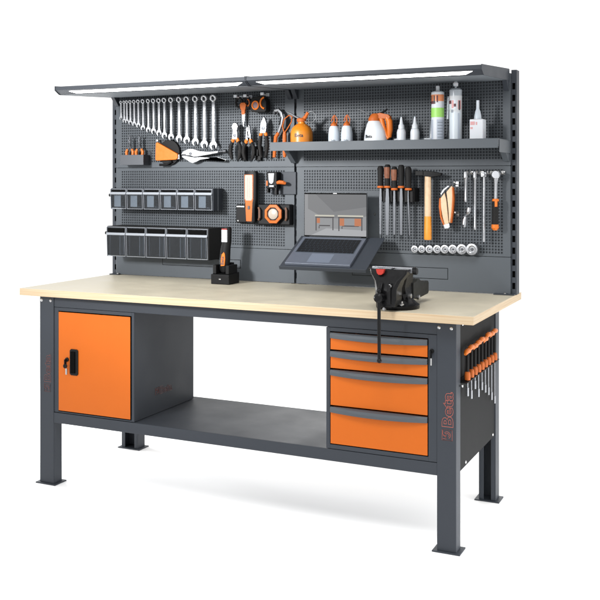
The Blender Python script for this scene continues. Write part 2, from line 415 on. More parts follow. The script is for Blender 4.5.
# ------------------------------------------------------------------ wall shelf
SZ = 1.452
sh = thing('wall_shelf', 'long grey steel shelf carrying bottles and cartridges on the right back panel', 'shelf', (.48, .655, 1.43))
part('shelf_tray', MB().box(-.012, .978, .450, .454, 1.441, 1.4785).box(-.012, .978, .454, .655, SZ-.004, SZ).box(-.012, -.009, .454, .655, SZ, 1.4785).box(.975, .978, .454, .655, SZ, 1.4785), LITGREY, sh, bevel=.001)  # same paint as the legs, lightened as if better lit
for xx in (.010, .967):
    part('shelf_bracket', MB().prism([(.6585, SZ-.0045), (.6585, 1.392), (.645, 1.392), (.565, SZ-.0045)], 'x', xx-.013, xx+.010), LITGREY, sh, bevel=.001)
part('end_bracket', MB().box(.9785, .9805, .47, .66, 1.425, 1.475), LITGREY, sh, bevel=.001)

# ------------------------------------------------------------------ combination wrenches
WR = [(-.923,1.611),(-.904,1.597),(-.888,1.594),(-.868,1.586),(-.845,1.578),(-.821,1.570),(-.794,1.556),(-.763,1.545),(-.733,1.537),(-.702,1.527),(-.671,1.514),(-.633,1.505),(-.588,1.496),(-.546,1.487),(-.498,1.477),(-.449,1.464),(-.400,1.457)]
ORD = ['first','second','third','fourth','fifth','sixth','seventh','eighth','ninth','tenth','eleventh','twelfth','thirteenth','fourteenth','fifteenth','sixteenth','seventeenth']
def jaw(m, cx, cz, R, y0, y1, ang):
    wd = .46*R; pts = [(wd, -R*1.02)]
    a0 = math.atan2(-math.sqrt(1-.46**2), .46)
    for i in range(1, 16): a = a0 + (2*pi - 2*(pi/2+a0) )*0 + i*( (pi - 2*a0 - 0) )/16 * 1.0; pts.append((R*cos(a), R*sin(a)*(1.0)))
    pts.append((-wd, -R*1.02)); pts += [(-wd, -.15*R), (-.25*R, .12*R), (.25*R, .12*R), (wd, -.15*R)]
    ca, sa = cos(ang), sin(ang)
    m.prism([(cx+u*ca-v*sa, cz+u*sa+v*ca) for u, v in pts], 'y', y0, y1)
for i, (x, zb) in enumerate(WR):
    q = i/16; R = .0085+.0115*q; sw = .0044+.0033*q; zt = 1.697+.002*q; yc = .634
    m = MB(); jaw(m, x, zb+R*1.0, R, yc-.004, yc+.004, radians(14))
    zc = zb+R*1.9
    m.loft([[(x-sw*1.25, yc-.0026, zc-R*.4), (x+sw*1.25, yc-.0026, zc-R*.4), (x+sw*1.25, yc+.0026, zc-R*.4), (x-sw*1.25, yc+.0026, zc-R*.4)],
            [(x-sw*.8, yc-.0026, zc+.02), (x+sw*.8, yc-.0026, zc+.02), (x+sw*.8, yc+.0026, zc+.02), (x-sw*.8, yc+.0026, zc+.02)],
            [(x-sw, yc-.0034, zt-R*.8), (x+sw, yc-.0034, zt-R*.8), (x+sw, yc+.0018, zt-R*.8), (x-sw, yc+.0018, zt-R*.8)]])
    rr = R*.62
    m.tube([(x+rr*cos(a), yc-.004-.25*rr*sin(a), zt+rr*sin(a)) for a in [2*pi*k/18 for k in range(18)]], R*.30, 8, True)
    lab = 'shortest chrome combination wrench, at the left end of the row' if i == 0 else 'longest chrome combination wrench, at the right end of the row' if i == 16 else '%s chrome combination wrench from the left, jaw hanging slightly below its left neighbour' % ORD[i]
    single('combination_wrench', m, CHROME, lab, 'wrench', 'combination wrenches hanging in order of length', bevel=.0006)
def hook(x, z, label, group, matr=STEEL, plate=True, y=.659, out=.035, ph=.012):
    m = MB(); m.box(x-.006, x+.006, y-.002, y, z-.004, z+ph)
    m.tube([(x, y-.002, z+.004), (x, y-out*.75, z+.004), (x, y-out, z+.010)], .0018, 6)
    return single('peg_hook', m, matr, label, 'hook', group)
for i, (x, zb) in enumerate(WR):
    hook(x+.001, 1.697, 'small steel peg hook holding the %s wrench from the left' % (ORD[i] if i else 'shortest') if i < 16 else 'small steel peg hook holding the longest wrench', 'peg hooks for the wrenches', DARKSTEEL if i < 11 else STEEL)

# ------------------------------------------------------------------ generic tool pieces
def handle_mb(m, pts, r, n=10): m.tube(pts, r, n)
def arc(cx, cz, r, a0, a1, n, y, k=1.0): return [(cx+r*cos(radians(a0+(a1-a0)*i/n)), y, cz+k*r*sin(radians(a0+(a1-a0)*i/n))) for i in range(n+1)]

# circlip pliers and pouch
po = thing('tool_pouch', 'grey sheet metal pouch on the panel holding two small pliers', 'holder', (-.8365, .655, 1.388))
part('pocket', MB().box(-.905, -.770, .600, .602, 1.388, 1.437).box(-.905, -.903, .602, .658, 1.388, 1.437).box(-.772, -.770, .602, .658, 1.388, 1.437).box(-.905, -.770, .602, .658, 1.388, 1.390), DARKSTEEL, po, bevel=.001)
part('back_plate', MB().box(-.905, -.765, .656, .6585, 1.388, 1.452), GREY, po)
for cx, lab in ((-.868, 'left one of two small black nosed pliers with orange handles standing in the pouch'), (-.812, 'right one of two small black nosed pliers with orange handles standing in the pouch')):
    p = thing('circlip_pliers', lab, 'pliers', (cx, .628, 1.392), 'small pliers in the metal pouch')
    y = .628
    part('nose', MB().tube([(cx-.010, y, 1.460), (cx+.004, y, 1.482), (cx-.004, y, 1.508), (cx+.001, y, 1.520), (cx-.010, y, 1.536)], [.004, .006, .0045, .003, .0016], 8)
         .tube([(cx+.014, y, 1.460), (cx+.002, y-.003, 1.482), (cx+.006, y, 1.508), (cx+.003, y, 1.520), (cx+.014, y, 1.534)], [.004, .006, .0045, .003, .0016], 8), DARKSTEEL, p)
    for s in (-1, 1): part('handle', MB().tube([(cx+s*.012, y, 1.466), (cx+s*.019, y, 1.452), (cx+s*.016, y, 1.425), (cx+s*.010, y, 1.395)], [.0055, .0075, .0065, .005], 8), ORANGEP, p)

# orange bladed cutter with round black disc
cu = thing('strap_cutter', 'orange wedge shaped handle over a round black disc tool beside the small pliers', 'cutter', (-.66, .65, 1.382))
part('disc', MB().lathe((-.655, .655, 1.447), [(.0, 0), (.060, 0), (.062, -.004), (.060, -.010), (0, -.010)], 'y', 32), BLACK, cu)
part('handle', MB().prism([(-.719, 1.490), (-.712, 1.498), (-.640, 1.462), (-.596, 1.440), (-.594, 1.420), (-.606, 1.412), (-.716, 1.408), (-.721, 1.414)], 'y', .628, .6445), ORANGEP, cu, bevel=.003)
part('bolt', MB().lathe((-.714, .644, 1.505), [(.005, .01), (.006, -.012), (0, -.014)], 'y', 12), ZINC, cu)
part('blade_tip', MB().box(-.602, -.588, .634, .638, 1.415, 1.436), STEEL, cu)
part('chain_end', MB().tube([(-.632, .636, 1.405), (-.66, .636, 1.388), (-.70, .636, 1.388)], .006, 8), BLACK, cu)

# locking pliers
lp = thing('locking_pliers', 'silver locking pliers lying horizontally on hooks under the longest wrenches', 'pliers', (-.46, .64, 1.396))
part('body', MB().prism([(-.574, 1.437), (-.560, 1.452), (-.530, 1.464), (-.505, 1.462), (-.470, 1.452), (-.420, 1.448), (-.372, 1.452), (-.372, 1.441), (-.430, 1.432), (-.487, 1.424), (-.505, 1.424), (-.520, 1.430), (-.560, 1.432)], 'y', .624, .640), CHROME, lp, bevel=.0025)
part('lower_jaw', MB().prism([(-.572, 1.432), (-.545, 1.430), (-.500, 1.422), (-.470, 1.424), (-.430, 1.421), (-.385, 1.412), (-.340, 1.404), (-.338, 1.408), (-.380, 1.420), (-.430, 1.431), (-.47, 1.416), (-.49, 1.407), (-.510, 1.396), (-.524, 1.399), (-.548, 1.414), (-.568, 1.424)][:9]+[(-.43, 1.4125), (-.47, 1.409), (-.49, 1.400), (-.510, 1.394), (-.524, 1.398), (-.548, 1.412), (-.568, 1.422)], 'y', .627, .637), CHROME, lp, bevel=.002)
part('screw_knob', MB().cyl((-.372, .632, 1.447), (-.345, .632, 1.449), .0045).cyl((-.345, .632, 1.449), (-.330, .632, 1.450), .0085), DARKSTEEL, lp)
part('rivet', MB().lathe((-.52, .624, 1.440), [(.007, 0), (.006, -.003), (0, -.0035)], 'y', 14), DARKSTEEL, lp)
part('jaw_mark', MB().box(-.566, -.545, .6228, .624, 1.434, 1.4385), INK, lp)

# scissors
sc = thing('scissors', 'scissors with black and orange loops and silver blades, hanging point down', 'scissors', (-.243, .64, 1.564))
y = .636
part('blade', MB().prism([(-.250, 1.622), (-.236, 1.622), (-.238, 1.575), (-.243, 1.560), (-.2465, 1.575)], 'y', y, y+.003), CHROME, sc)
part('blade', MB().prism([(-.246, 1.622), (-.233, 1.622), (-.236, 1.585), (-.241, 1.568), (-.2445, 1.590)], 'y', y-.003, y-.0003), STEEL, sc)
part('grip', MB().prism([(-.256, 1.640), (-.230, 1.640), (-.226, 1.662), (-.233, 1.672), (-.253, 1.672), (-.260, 1.662)], 'y', y-.006, y+.006).prism([(-.253, 1.642), (-.232, 1.642), (-.234, 1.616), (-.250, 1.616)], 'y', y-.005, y+.005), ORANGEG, sc, bevel=.002)
part('handle_loop', MB().tube([(-.265+.017*cos(a), y, 1.672+.021*sin(a)) for a in [2*pi*k/20 for k in range(20)]], .0055, 8, True), RUBBER, sc)
part('handle_loop', MB().tube([(-.222+.017*cos(a), y, 1.670+.023*sin(a)) for a in [2*pi*k/20 for k in range(20)]], .0055, 8, True), RUBBER, sc)
part('finger_pad', MB().tube(arc(-.222, 1.670, .0125, -80, 80, 8, y-.003, 1.3), .003, 6), ORANGEG, sc)

# tape measure
tm = thing('tape_measure', 'black round cornered tape measure with orange ring and clip beside the scissors', 'tape measure', (-.150, .64, 1.622))
part('case', MB().prism([(-.191, 1.632), (-.185, 1.625), (-.118, 1.622), (-.110, 1.630), (-.110, 1.670), (-.122, 1.690), (-.150, 1.697), (-.180, 1.690), (-.192, 1.672)], 'y', .606, .650), RUBBER, tm, bevel=.004)
part('ring', MB().tube([(-.164+.016*cos(a), .604, 1.655+.018*sin(a)) for a in [2*pi*k/20 for k in range(20)]], .0035, 8, True), ORANGEP, tm)
part('label', MB().lathe((-.164, .6058, 1.655), [(.0145, 0), (.0145, -.001), (0, -.001)], 'y', 20), LAB_D, tm)
part('clip', MB().tube(arc(-.116, 1.664, .022, 100, 265, 10, .603, 1.15), .0042, 8), ORANGEP, tm)
for x, z, lab in ((-.266, 1.698, 'white tipped hook above the left scissor loop'), (-.216, 1.698, 'white tipped hook above the right scissor loop'), (-.128, 1.704, 'white tipped hook above the tape measure')):
    m = MB(); m.box(x-.008, x+.008, .655, .6585, z-.006, z+.008); m.tube([(x, .655, z-.001), (x, .610, z-.001), (x, .606, z+.004)], .0035, 8); m.box(x-.0075, x+.0075, .598, .606, z-.005, z+.007)
    single('peg_hook', m, WHITEP, lab, 'hook', 'white tipped peg hooks')

# three pliers with heads up
def pliers(cx, zt, zs, zb, kind, label, spread=.024, lean=.0, headr=.013):
    p = thing('pliers', label, 'pliers', (cx, .62, zb), 'upright pliers in a row')
    y = .620
    X = lambda z: cx + lean*(z-zs)
    if kind == 'blunt':
        m = MB().prism([(cx-.016, zs), (cx+.012, zs), (cx+.014, zs+.022), (cx+.011, zs+.040), (cx+.016, zt-.015), (cx+.008, zt), (cx-.008, zt), (cx-.017, zt-.015), (cx-.011, zs+.040)], 'y', y-.007, y+.007)
        m2 = MB().lathe((cx, y-.007, zs+.018), [(.008, 0), (.007, -.003), (0, -.0035)], 'y', 14)
    elif kind == 'needle':
        m = MB().prism([(cx-.014, zs), (cx+.014, zs), (cx+.013, zs+.024), (cx+.006, zt-.004), (cx+.0015, zt), (cx-.001, zs+.03), (cx-.0035, zt-.006), (cx-.010, zt-.018), (cx-.012, zs+.024)], 'y', y-.006, y+.006)
        m2 = MB().lathe((cx, y-.006, zs+.016), [(.007, 0), (.006, -.003), (0, -.0035)], 'y', 14)
    else:
        m = MB().prism([(cx-.016+lean*0, zs), (cx+.014, zs), (cx+.018, zs+.025), (cx+.018, zs+.045), (cx+.008, zt), (cx+.002, zt+.001), (cx-.012, zs+.045), (cx-.014, zs+.02)], 'y', y-.007, y+.007)
        m2 = MB().lathe((cx+.002, y-.007, zs+.024), [(.009, 0), (.008, -.003), (0, -.0035)], 'y', 14)
    part('head', m, CHROME if kind != 'cut' else STEEL, p, bevel=.002)
    part('rivet', m2, DARKSTEEL, p)
    for s in (-1, 1):
        part('shoulder', MB().tube([(cx+s*.007, y, zs+.006), (cx+s*.013, y, zs-.004), (cx+s*.014, y, zs-.013)], [.007, .0085, .0075], 10), ORANGEP, p)
        part('handle', MB().tube([(cx+s*.013, y, zs-.008), (cx+s*(spread-.002), y, zs-.030), (cx+s*spread, y, zs-.055), (cx+s*(spread-.005), y, zb+.012), (cx+s*(spread-.010), y, zb)], [.0075, .0095, .0095, .0085, .005], 10), RUBBER, p)
pliers(-.276, 1.578, 1.502, 1.410, 'blunt', 'black handled combination pliers with blunt silver jaws, leftmost of three', .026)
pliers(-.207, 1.570, 1.496, 1.408, 'needle', 'black handled long nose pliers with thin split silver tips, middle of three', .027)
pliers(-.131, 1.600, 1.527, 1.418, 'cut', 'black handled pliers with pointed silver head, highest of three beside the shelf end', .019)
# row of small black clips behind
for i, (x, lab) in enumerate(((-.245, 'black two prong clip between the left and middle pliers'), (-.170, 'black two prong clip between the middle and right pliers'))):
    single('tool_clip', MB().box(x-.014, x+.014, .640, .6585, 1.405, 1.470).box(x-.014, x-.008, .612, .640, 1.425, 1.455).box(x+.008, x+.014, .612, .640, 1.425, 1.455), BLACK, lab, 'clip', 'black tool clips', bevel=.0015)

# slip joint pliers (grey curved jaws, orange handles passing behind the shelf)
sj = thing('slip_joint_pliers', 'grey curved slip joint pliers with long copper orange handles behind the shelf end', 'pliers', (-.05, .63, 1.415))
y = .632
part('jaw', MB().tube([(-.078, y, 1.628), (-.060, y, 1.632), (-.046, y, 1.618), (-.040, y, 1.596), (-.046, y, 1.566), (-.060, y, 1.530)], [.010, .009, .009, .010, .008, .006], 10), STEEL, sj)
part('jaw', MB().tube([(-.084, y, 1.624), (-.074, y, 1.620)], [.009, .011], 10).tube([(-.036, y+.004, 1.612), (-.028, y+.004, 1.585), (-.030, y+.004, 1.555), (-.052, y+.004, 1.525)], [.008, .009, .008, .006], 8), DARKSTEEL, sj)
part('adjusting_slot', MB().tube([(-.043, y-.009, 1.600), (-.052, y-.008, 1.565)], .0022, 6), VOID, sj)
part('handle', MB().tube([(-.060, y, 1.530), (-.074, y, 1.510), (-.078, y, 1.470), (-.082, y, 1.418)], [.007, .009, .0085, .0075], 10), ORANGEG, sj)
st = thing('strap_wrench', 'tool with a copper orange wire loop on an orange handle left of the oil can', 'wrench', (-.027, .63, 1.415))
part('strap', MB().tube([(-.030, .628, 1.530), (-.038, .628, 1.558), (-.028, .628, 1.590), (-.006, .628, 1.606), (.010, .628, 1.600), (.006, .628, 1.575), (-.012, .628, 1.548), (-.026, .628, 1.530)], .0028, 8), ORANGEG, st)
part('handle', MB().tube([(-.027, .628, 1.532), (-.027, .628, 1.515), (-.027, .628, 1.430), (-.027, .628, 1.418)], [.007, .010, .009, .006], 10), ORANGEG, st)

# ------------------------------------------------------------------ things on the shelf
oc = thing('oil_can', 'round orange oil can with a looping silver spout, leftmost on the shelf', 'oil can', (.093, .55, SZ))
part('body', MB().lathe((.093, .55, SZ), [(0, 0), (.043, 0), (.048, .006), (.049, .05), (.048, .075), (.041, .092), (.026, .105), (.016, .110), (.014, .122), (0, .122)], n=40), ORANGEC, oc)
part('cap', MB().lathe((.093, .55, SZ+.118), [(.020, 0), (.021, .012), (.016, .016), (0, .017)], n=24).tube([(.093, .55, SZ+.120), (.115, .545, SZ+.140), (.128, .542, SZ+.158)], [.010, .008, .007], 10), ORANGEG, oc)
part('spout', MB().tube([(.093, .545, SZ+.130), (.070, .54, SZ+.140), (.048, .535, SZ+.155), (.030, .53, SZ+.163)], [.0045, .004, .003, .002], 8)
     .tube([(.100, .545, SZ+.122), (.130, .54, SZ+.114), (.152, .54, SZ+.116), (.166, .54, SZ+.130), (.162, .54, SZ+.152), (.144, .54, SZ+.163), (.122, .54, SZ+.152), (.106, .545, SZ+.133)], .0022, 8), CHROME, oc)
def cyl_text(parent, txt, c, r, z, size, matr, ang0=-90-25, name='lettering', bold=.0005):
    wd = size*.5*len(txt)/2
    lettering(name, txt, size, matr, parent, lambda u, v, w: (c[0]+(r+w)*cos(radians(ang0)+(u-wd)/r), c[1]+(r+w)*sin(radians(ang0)+(u-wd)/r), z+v), extrude=.0004, bold=bold)
cyl_text(oc, 'Beta', (.093, .55), .0492, SZ+.050, .022, INK, -78)
for cx, lab in ((.247, 'left one of two white oval bottles with orange dropper nozzle on the shelf'), (.306, 'right one of two white oval bottles with orange dropper nozzle on the shelf')):
    b = thing('dropper_bottle', lab, 'bottle', (cx, .55, SZ), 'white bottles with orange nozzle')
    part('bottle_body', MB().lathe((cx, .55, SZ), [(0, 0), (.022, 0), (.0255, .005), (.025, .06), (.0215, .086), (.017, .095), (0, .096)], n=28), MILK, b)
    part('nozzle', MB().lathe((cx, .55, SZ+.094), [(.015, 0), (.014, .010), (.007, .018), (.0035, .022), (.0028, .048), (0, .050)], n=16), ORANGEG, b)
    part('nozzle_cap', MB().tube([(cx+.012, .55, SZ+.104), (cx+.014, .55, SZ+.125), (cx+.004, .55, SZ+.142), (cx-.006, .55, SZ+.136), (cx-.013, .55, SZ+.115)], .0022, 6), ORANGEG, b)
    cyl_text(b, 'Beta', (cx, .55), .0256, SZ+.030, .011, INKG, -75)
sp_ = thing('pressure_sprayer', 'white pump sprayer with orange trigger head and handle, middle of the shelf', 'sprayer', (.44, .55, SZ))
part('tank', MB().loft([[(.438+a*cos(t)+sx, .55+b*sin(t), SZ+h) for t in [2*pi*k/28 for k in range(28)]] for a, b, h, sx in ((.046, .040, 0, 0), (.050, .043, .006, 0), (.051, .043, .035, 0), (.046, .040, .070, -.001), (.034, .032, .100, -.004), (.026, .026, .112, -.006))]), WHITEP, sp_)
part('pump_head', MB().loft([[(.432+a*cos(t)+sx, .55+b*sin(t), SZ+h) for t in [2*pi*k/20 for k in range(20)]] for a, b, h, sx in ((.025, .025, .104, 0), (.026, .026, .122, 0), (.022, .020, .136, .004), (.016, .014, .144, .006))]).prism([(.428, SZ+.140), (.430, SZ+.124), (.500, SZ+.118), (.506, SZ+.128), (.496, SZ+.138), (.46, SZ+.146)], 'y', .538, .562), ORANGEG, sp_, bevel=.002)
part('handle', MB().tube([(.488, .55, SZ+.128), (.498, .55, SZ+.110), (.500, .55, SZ+.075), (.498, .55, SZ+.042)], [.012, .014, .013, .009], 12).tube([(.462, .55, SZ+.128), (.470, .55, SZ+.095), (.486, .55, SZ+.050), (.496, .55, SZ+.038)], [.012, .010, .009, .008], 10), ORANGEP, sp_)
part('plunger', MB().tube([(.455, .55, SZ+.142), (.480, .545, SZ+.152), (.492, .54, SZ+.160)], [.005, .0045, .004], 8).tube([(.418, .545, SZ+.138), (.412, .545, SZ+.131)], .006, 8), BLACK, sp_)
part('spray_wand', MB().tube([(.420, .545, SZ+.136), (.395, .53, SZ+.152), (.368, .52, SZ+.164)], .0018, 6), STEEL, sp_)
lettering('lettering', 'Beta', .019, INK, sp_, lambda u, v, w: (.438+(.0505+w)*cos(radians(-112)+(u-.016)/.048), .55+(.0428+w)*sin(radians(-112)+(u-.016)/.048), SZ+.040+v), extrude=.0009, bold=.0005)
for cx, lab in ((.551, 'left one of two small white glue bottles with pointed tip on the shelf'), (.610, 'right one of two small white glue bottles with pointed tip on the shelf')):
    b = thing('glue_bottle', lab, 'bottle', (cx, .55, SZ), 'small white glue bottles')
    part('bottle_body', MB().lathe((cx, .55, SZ), [(0, 0), (.018, 0), (.019, .004), (.019, .062), (.016, .074), (.011, .078), (0, .078)], n=24), WHITEP, b)
    part('tip', MB().lathe((cx, .55, SZ+.077), [(.013, 0), (.012, .014), (.008, .020), (.0045, .044), (.002, .050), (0, .050)], n=16), WHITEP, b)
    cyl_text(b, 'III', (cx, .55), .0192, SZ+.035, .010, INKG, -75) if False else None
single('clear_tray', MB().box(.505, .690, .575, .577, SZ, SZ+.038).box(.505, .690, .577, .64, SZ, SZ+.002).box(.505, .507, .577, .64, SZ+.002, SZ+.045).box(.688, .690, .577, .64, SZ+.002, SZ+.045), CLEARISH, 'low clear plastic tray behind the two glue bottles', 'tray')
def cartridge(cx, cy, r, h, name, label, bands, nozz):
    c = thing(name, label, 'cartridge', (cx, cy, SZ))
    part('tube_body', MB().lathe((cx, cy, SZ), [(0, 0), (r*.98, 0), (r, .003), (r, h-.010), (r*1.02, h-.008), (r*1.02, h), (0, h)], n=32), WHITEP if name != 'sealant_tube' else mat('grey_white_tube', (.62, .64, .66), .35), c)
    for z0, z1, a0, a1, mt in bands:
        n = 14; m = MB(); rings = []
        for i in range(n+1):
            a = radians(a0+(a1-a0)*i/n); rings.append([(cx+(r+q)*cos(a), cy+(r+q)*sin(a), SZ+z) for q, z in ((.0002, z0), (.0007, z0), (.0007, z1), (.0002, z1))])
        m.loft(rings); part('label_band', m, mt, c)
    return c
c1 = cartridge(.708, .55, .0265, .222, 'glue_cartridge', 'white adhesive cartridge with green band and dark logo label', [(.185, .212, -160, -10, LAB_O), (.174, .186, -150, -95, LAB_D), (.120, .158, -175, -5, GREEN), (.030, .110, -82, -12, LAB_B), (.030, .110, -160, -120, LAB_B), (.004, .018, -150, -30, LAB_O)], 0)
for a, z0, z1, mt in ((-140, .180, .208, LAB_D), (-112, .178, .208, INK), (-84, .180, .208, LAB_D)):
    m = MB(); m.loft([[(.708+(.0265+q)*cos(radians(a+d)), .55+(.0265+q)*sin(radians(a+d)), SZ+z) for q, z in ((.0008, z0), (.0012, z0), (.0012, z1), (.0008, z1))] for d in (0, 6, 12)]); part('logo_letter', m, mt, c1)
for z in (.036, .048, .060, .072, .084, .096):
    m = MB(); m.loft([[(.708+(.0265+q)*cos(radians(a)), .55+(.0265+q)*sin(radians(a)), SZ+zz) for q, zz in ((.0008, z), (.0011, z), (.0011, z+.004), (.0008, z+.004))] for a in range(-76, -16, 12)]); part('print_line', m, INKG, c1)
part('nozzle_thread', MB().lathe((.708, .55, SZ+.222), [(.024, 0), (.022, .004), (.008, .005), (.0075, .026), (.005, .028), (0, .028)], n=18), WHITEP, c1)
c2 = cartridge(.783, .55, .0255, .205, 'sealant_tube', 'grey white sealant cartridge with clear cap and round tip, right of the green banded one', [(.150, .188, -165, -70, WHITEP), (.150, .186, -55, -20, LAB_R), (.006, .140, -150, -20, WHITEP)], 0)
for a, w_, z0, z1, mt in ((-150, 34, .172, .186, LAB_D), (-112, 20, .154, .186, LAB_R), (-92, 20, .160, .172, LAB_D), (-48, 14, .146, .184, INK), (-118, 22, .136, .148, INKG), (-56, 16, .020, .134, LAB_B)):
    m = MB(); m.loft([[(.783+(.0255+q)*cos(radians(a+d*w_)), .55+(.0255+q)*sin(radians(a+d*w_)), SZ+z) for q, z in ((.0008, z0), (.0012, z0), (.0012, z1), (.0008, z1))] for d in (0, .33, .66, 1)]); part('logo_letter', m, mt, c2)
part('shoulder_cap', MB().lathe((.783, .55, SZ+.205), [(.0255, 0), (.0255, .024), (.019, .030), (.006, .031), (0, .031)], n=28), mat('translucent_cap', (.42, .46, .5), .25), c2)
part('tip', MB().lathe((.783, .55, SZ+.236), [(.004, 0), (.004, .006), (.010, .010), (.0105, .020), (.006, .027), (0, .028)], n=16), WHITEP, c2)
part('spare_nozzle', MB().tube([(.748, .56, SZ+.112), (.7505, .56, SZ+.205)], [.008, .005], 12), CLEARISH, c2)
for cx, lab in ((.668, 'clear cone nozzle standing left behind the green banded cartridge'), (.741, 'clear cone nozzle standing right behind the green banded cartridge')):
    single('cone_nozzle', MB().lathe((cx, .600, SZ), [(0, 0), (.018, 0), (.016, .02), (.003, .130), (0, .130)] if cx < .7 else [(0, 0), (.017, 0), (.015, .02), (.004, .085), (0, .085)], n=18), CLEARISH, lab, 'nozzle', 'clear cone nozzles')
tb = thing('glue_tub', 'white square tub with pointed nozzle, rightmost on the shelf', 'bottle', (.872, .55, SZ))
part('tub_body', MB().box(.846, .902, .525, .575, SZ, SZ+.108), WHITEP, tb, bevel=.004)
part('tip', MB().lathe((.874, .55, SZ+.108), [(.015, 0), (.014, .012), (.011, .030), (.0065, .042), (.006, .074), (.006, .076), (0, .076)], n=18), MILK, tb)
part('label_print', MB().box(.850, .868, .5243, .525, SZ+.084, SZ+.098).box(.850, .860, .5243, .525, SZ+.068, SZ+.076).box(.872, .878, .5243, .525, SZ+.084, SZ+.096), LAB_R, tb)

# ------------------------------------------------------------------ storage bins
def bin_row(name_lab, x0, x1, n, z0, z1, yf, upper):
    r = thing('bin_rack', name_lab, 'storage bins', ((x0+x1)/2, .655, z0), 'tilting bin rows on the left panel')
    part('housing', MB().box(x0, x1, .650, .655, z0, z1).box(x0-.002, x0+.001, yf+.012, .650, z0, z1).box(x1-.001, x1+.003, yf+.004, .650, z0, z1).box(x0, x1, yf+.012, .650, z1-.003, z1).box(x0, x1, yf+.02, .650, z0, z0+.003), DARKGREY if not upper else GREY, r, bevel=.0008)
    if upper: part('side_highlight', MB().box(x1+.0032, x1+.0045, yf+.045, yf+.048, z0, z1), RIM, r)  # thin pale strip, a highlight painted on the rack side
    part('pivot', MB().cyl((x0-.002, yf+.012, z1-.034), (x0-.011, yf+.012, z1-.034), .008, n=14), DARKGREY, r)
    p = (x1-x0)/n; H = z1-z0; first = None
    for i in range(n):
        if first is None:
            a = x0+.003; b = x0+p-.003; m = MB()
            zt = z1-.006; zl = z1-.022-(0 if upper else .012)
            th = .0018
            # front: label strip slanting out, ledge, then the big window
            prof = [(yf+.008, zt), (yf+.003, zl+.004), (yf-.002, zl-.006), (yf+.002, zl-.010), (yf+.005, z0+.006), (yf+.009, z0+.003)]
            ring = prof + [(q[0]+th, q[1]+.0003) for q in prof[::-1]]
            m.prism(ring, 'x', a, b)
            for xx in (a, b-th):
                m.prism([(yf+.010, zt), (yf+.005, zl), (yf+.007, z0+.006), (.640, z0+.012), (.646, zt)], 'x', xx, xx+th)
            m.box(a+th, b-th, yf+.02, .640, z0+.006, z0+.0075)
            first = part('bin', m, CLEAR, r, smooth=False)
            rm = MB()
            rm.box(a-.0012, a+.0010, yf+.0005, yf+.0062, zl-.004, zt+.0016); rm.box(b-.0010, b+.0012, yf+.0005, yf+.0062, zl-.004, zt+.0016)
            rm.box(a-.001, b+.001, yf+.0045, yf+.0085, zt, zt+.003)
            lg = MB().prism([(yf-.005, zl-.007), (yf-.001, zl+.003), (yf+.003, zl+.003), (yf+.000, zl-.009)], 'x', a-.001, b+.001)
            rm.loft([[(xx, yf-.001+dy, zl-.010) for xx, dy in ((a, 0), (a+.0022, 0), (a+.0022, .003), (a, .003))], [(xx, yf+.003+dy, z0+.004) for xx, dy in ((a, 0), (a+.0022, 0), (a+.0022, .003), (a, .003))]])
            rm.loft([[(xx, yf-.001+dy, zl-.010) for xx, dy in ((b-.0022, 0), (b, 0), (b, .003), (b-.0022, .003))], [(xx, yf+.003+dy, z0+.004) for xx, dy in ((b-.0022, 0), (b, 0), (b, .003), (b-.0022, .003))]])
            rm.box(a, b, yf+.003, yf+.007, z0+.002, z0+.0045)
            part('rim', rm, RIM, first); part('ledge', lg, LEDGE, first)
            if upper:
                part('content', MB().loft([[(xx, yf+.03, z0+.010), (xx, yf+.07, z0+.010), (xx, yf+.07, z0+h_), (xx, yf+.03, z0+h_*.6)] for xx, h_ in ((a+.008, .026), (a+.030, .038), (a+.055, .022), (b-.008, .012))]), DARKSTEEL, first)
            else:
                part('highlight_divider', MB().box((a+b)/2+.014, (a+b)/2+.016, yf+.012, yf+.10, z0+.008, zl-.012), LEDGE, first)  # pale, so the window's midline highlight is in the colour
                part('highlight_rib', MB().box(b-.016, b-.0145, yf+.010, yf+.012, z0+.010, zl-.012), LEDGE, first)  # added pale strips painting vertical highlights in the window
                part('highlight_rib', MB().box(a+.012, a+.013, yf+.010, yf+.012, z0+.010, zl-.012), RIM, first)
            part('label_slot', MB().box(a+.008, b-.008, yf+.0005, yf+.0025, zl+.006, zt-.004), VOID, first)
            if upper: part('bin_reflection', MB().box(a+.006, a+(b-a)*.50, yf+.022, yf+.0225, z0+.012, zl-.012), mat('pale_reflection', (.42, .44, .46), .5), first)  # pale sheet standing for the reflection in each upper bin
        else:
            c = copy_tree(first, r); c.location = (p*i, 0, 0)
bin_row('upper row of six small clear tilting bins', -.936, -.364, 6, 1.174, 1.276, .560, True)
bin_row('lower row of five larger clear tilting bins', -.936, -.370, 5, .948, 1.094, .530, False)

# ------------------------------------------------------------------ hanging lamps and chargers on row two
wl = thing('inspection_lamp', 'tall slim hanging inspection lamp, pale LED face in black and orange case', 'lamp', (-.190, .63, 1.125))
y = .598
part('case', MB().loft([[(-.190+dx*w_, y+dy, z) for dx, dy in ((-1, .030), (-1, .004), (-.7, 0), (.7, 0), (1, .004), (1, .030))] for z, w_ in ((1.122, .020), (1.128, .024), (1.185, .023), (1.230, .029), (1.345, .030), (1.356, .026))]), BLACK, wl)
part('light_window', MB().loft([[(-.194+dx*w_, y-.001+dy, z) for dx, dy in ((-1, .003), (-1, -.0015), (1, -.0015), (1, .003))] for z, w_ in ((1.222, .014), (1.232, .019), (1.330, .019), (1.338, .017))]), LEDC, wl)
part('orange_frame', MB().loft([[(-.194+dx*w_, y+.002+dy, z) for dx, dy in ((-1, .02), (-1, -.0025), (1, -.0025), (1, .02))] for z, w_ in ((1.128, .014), (1.170, .016), (1.212, .018), (1.230, .022), (1.340, .0225))]), ORANGEG, wl)
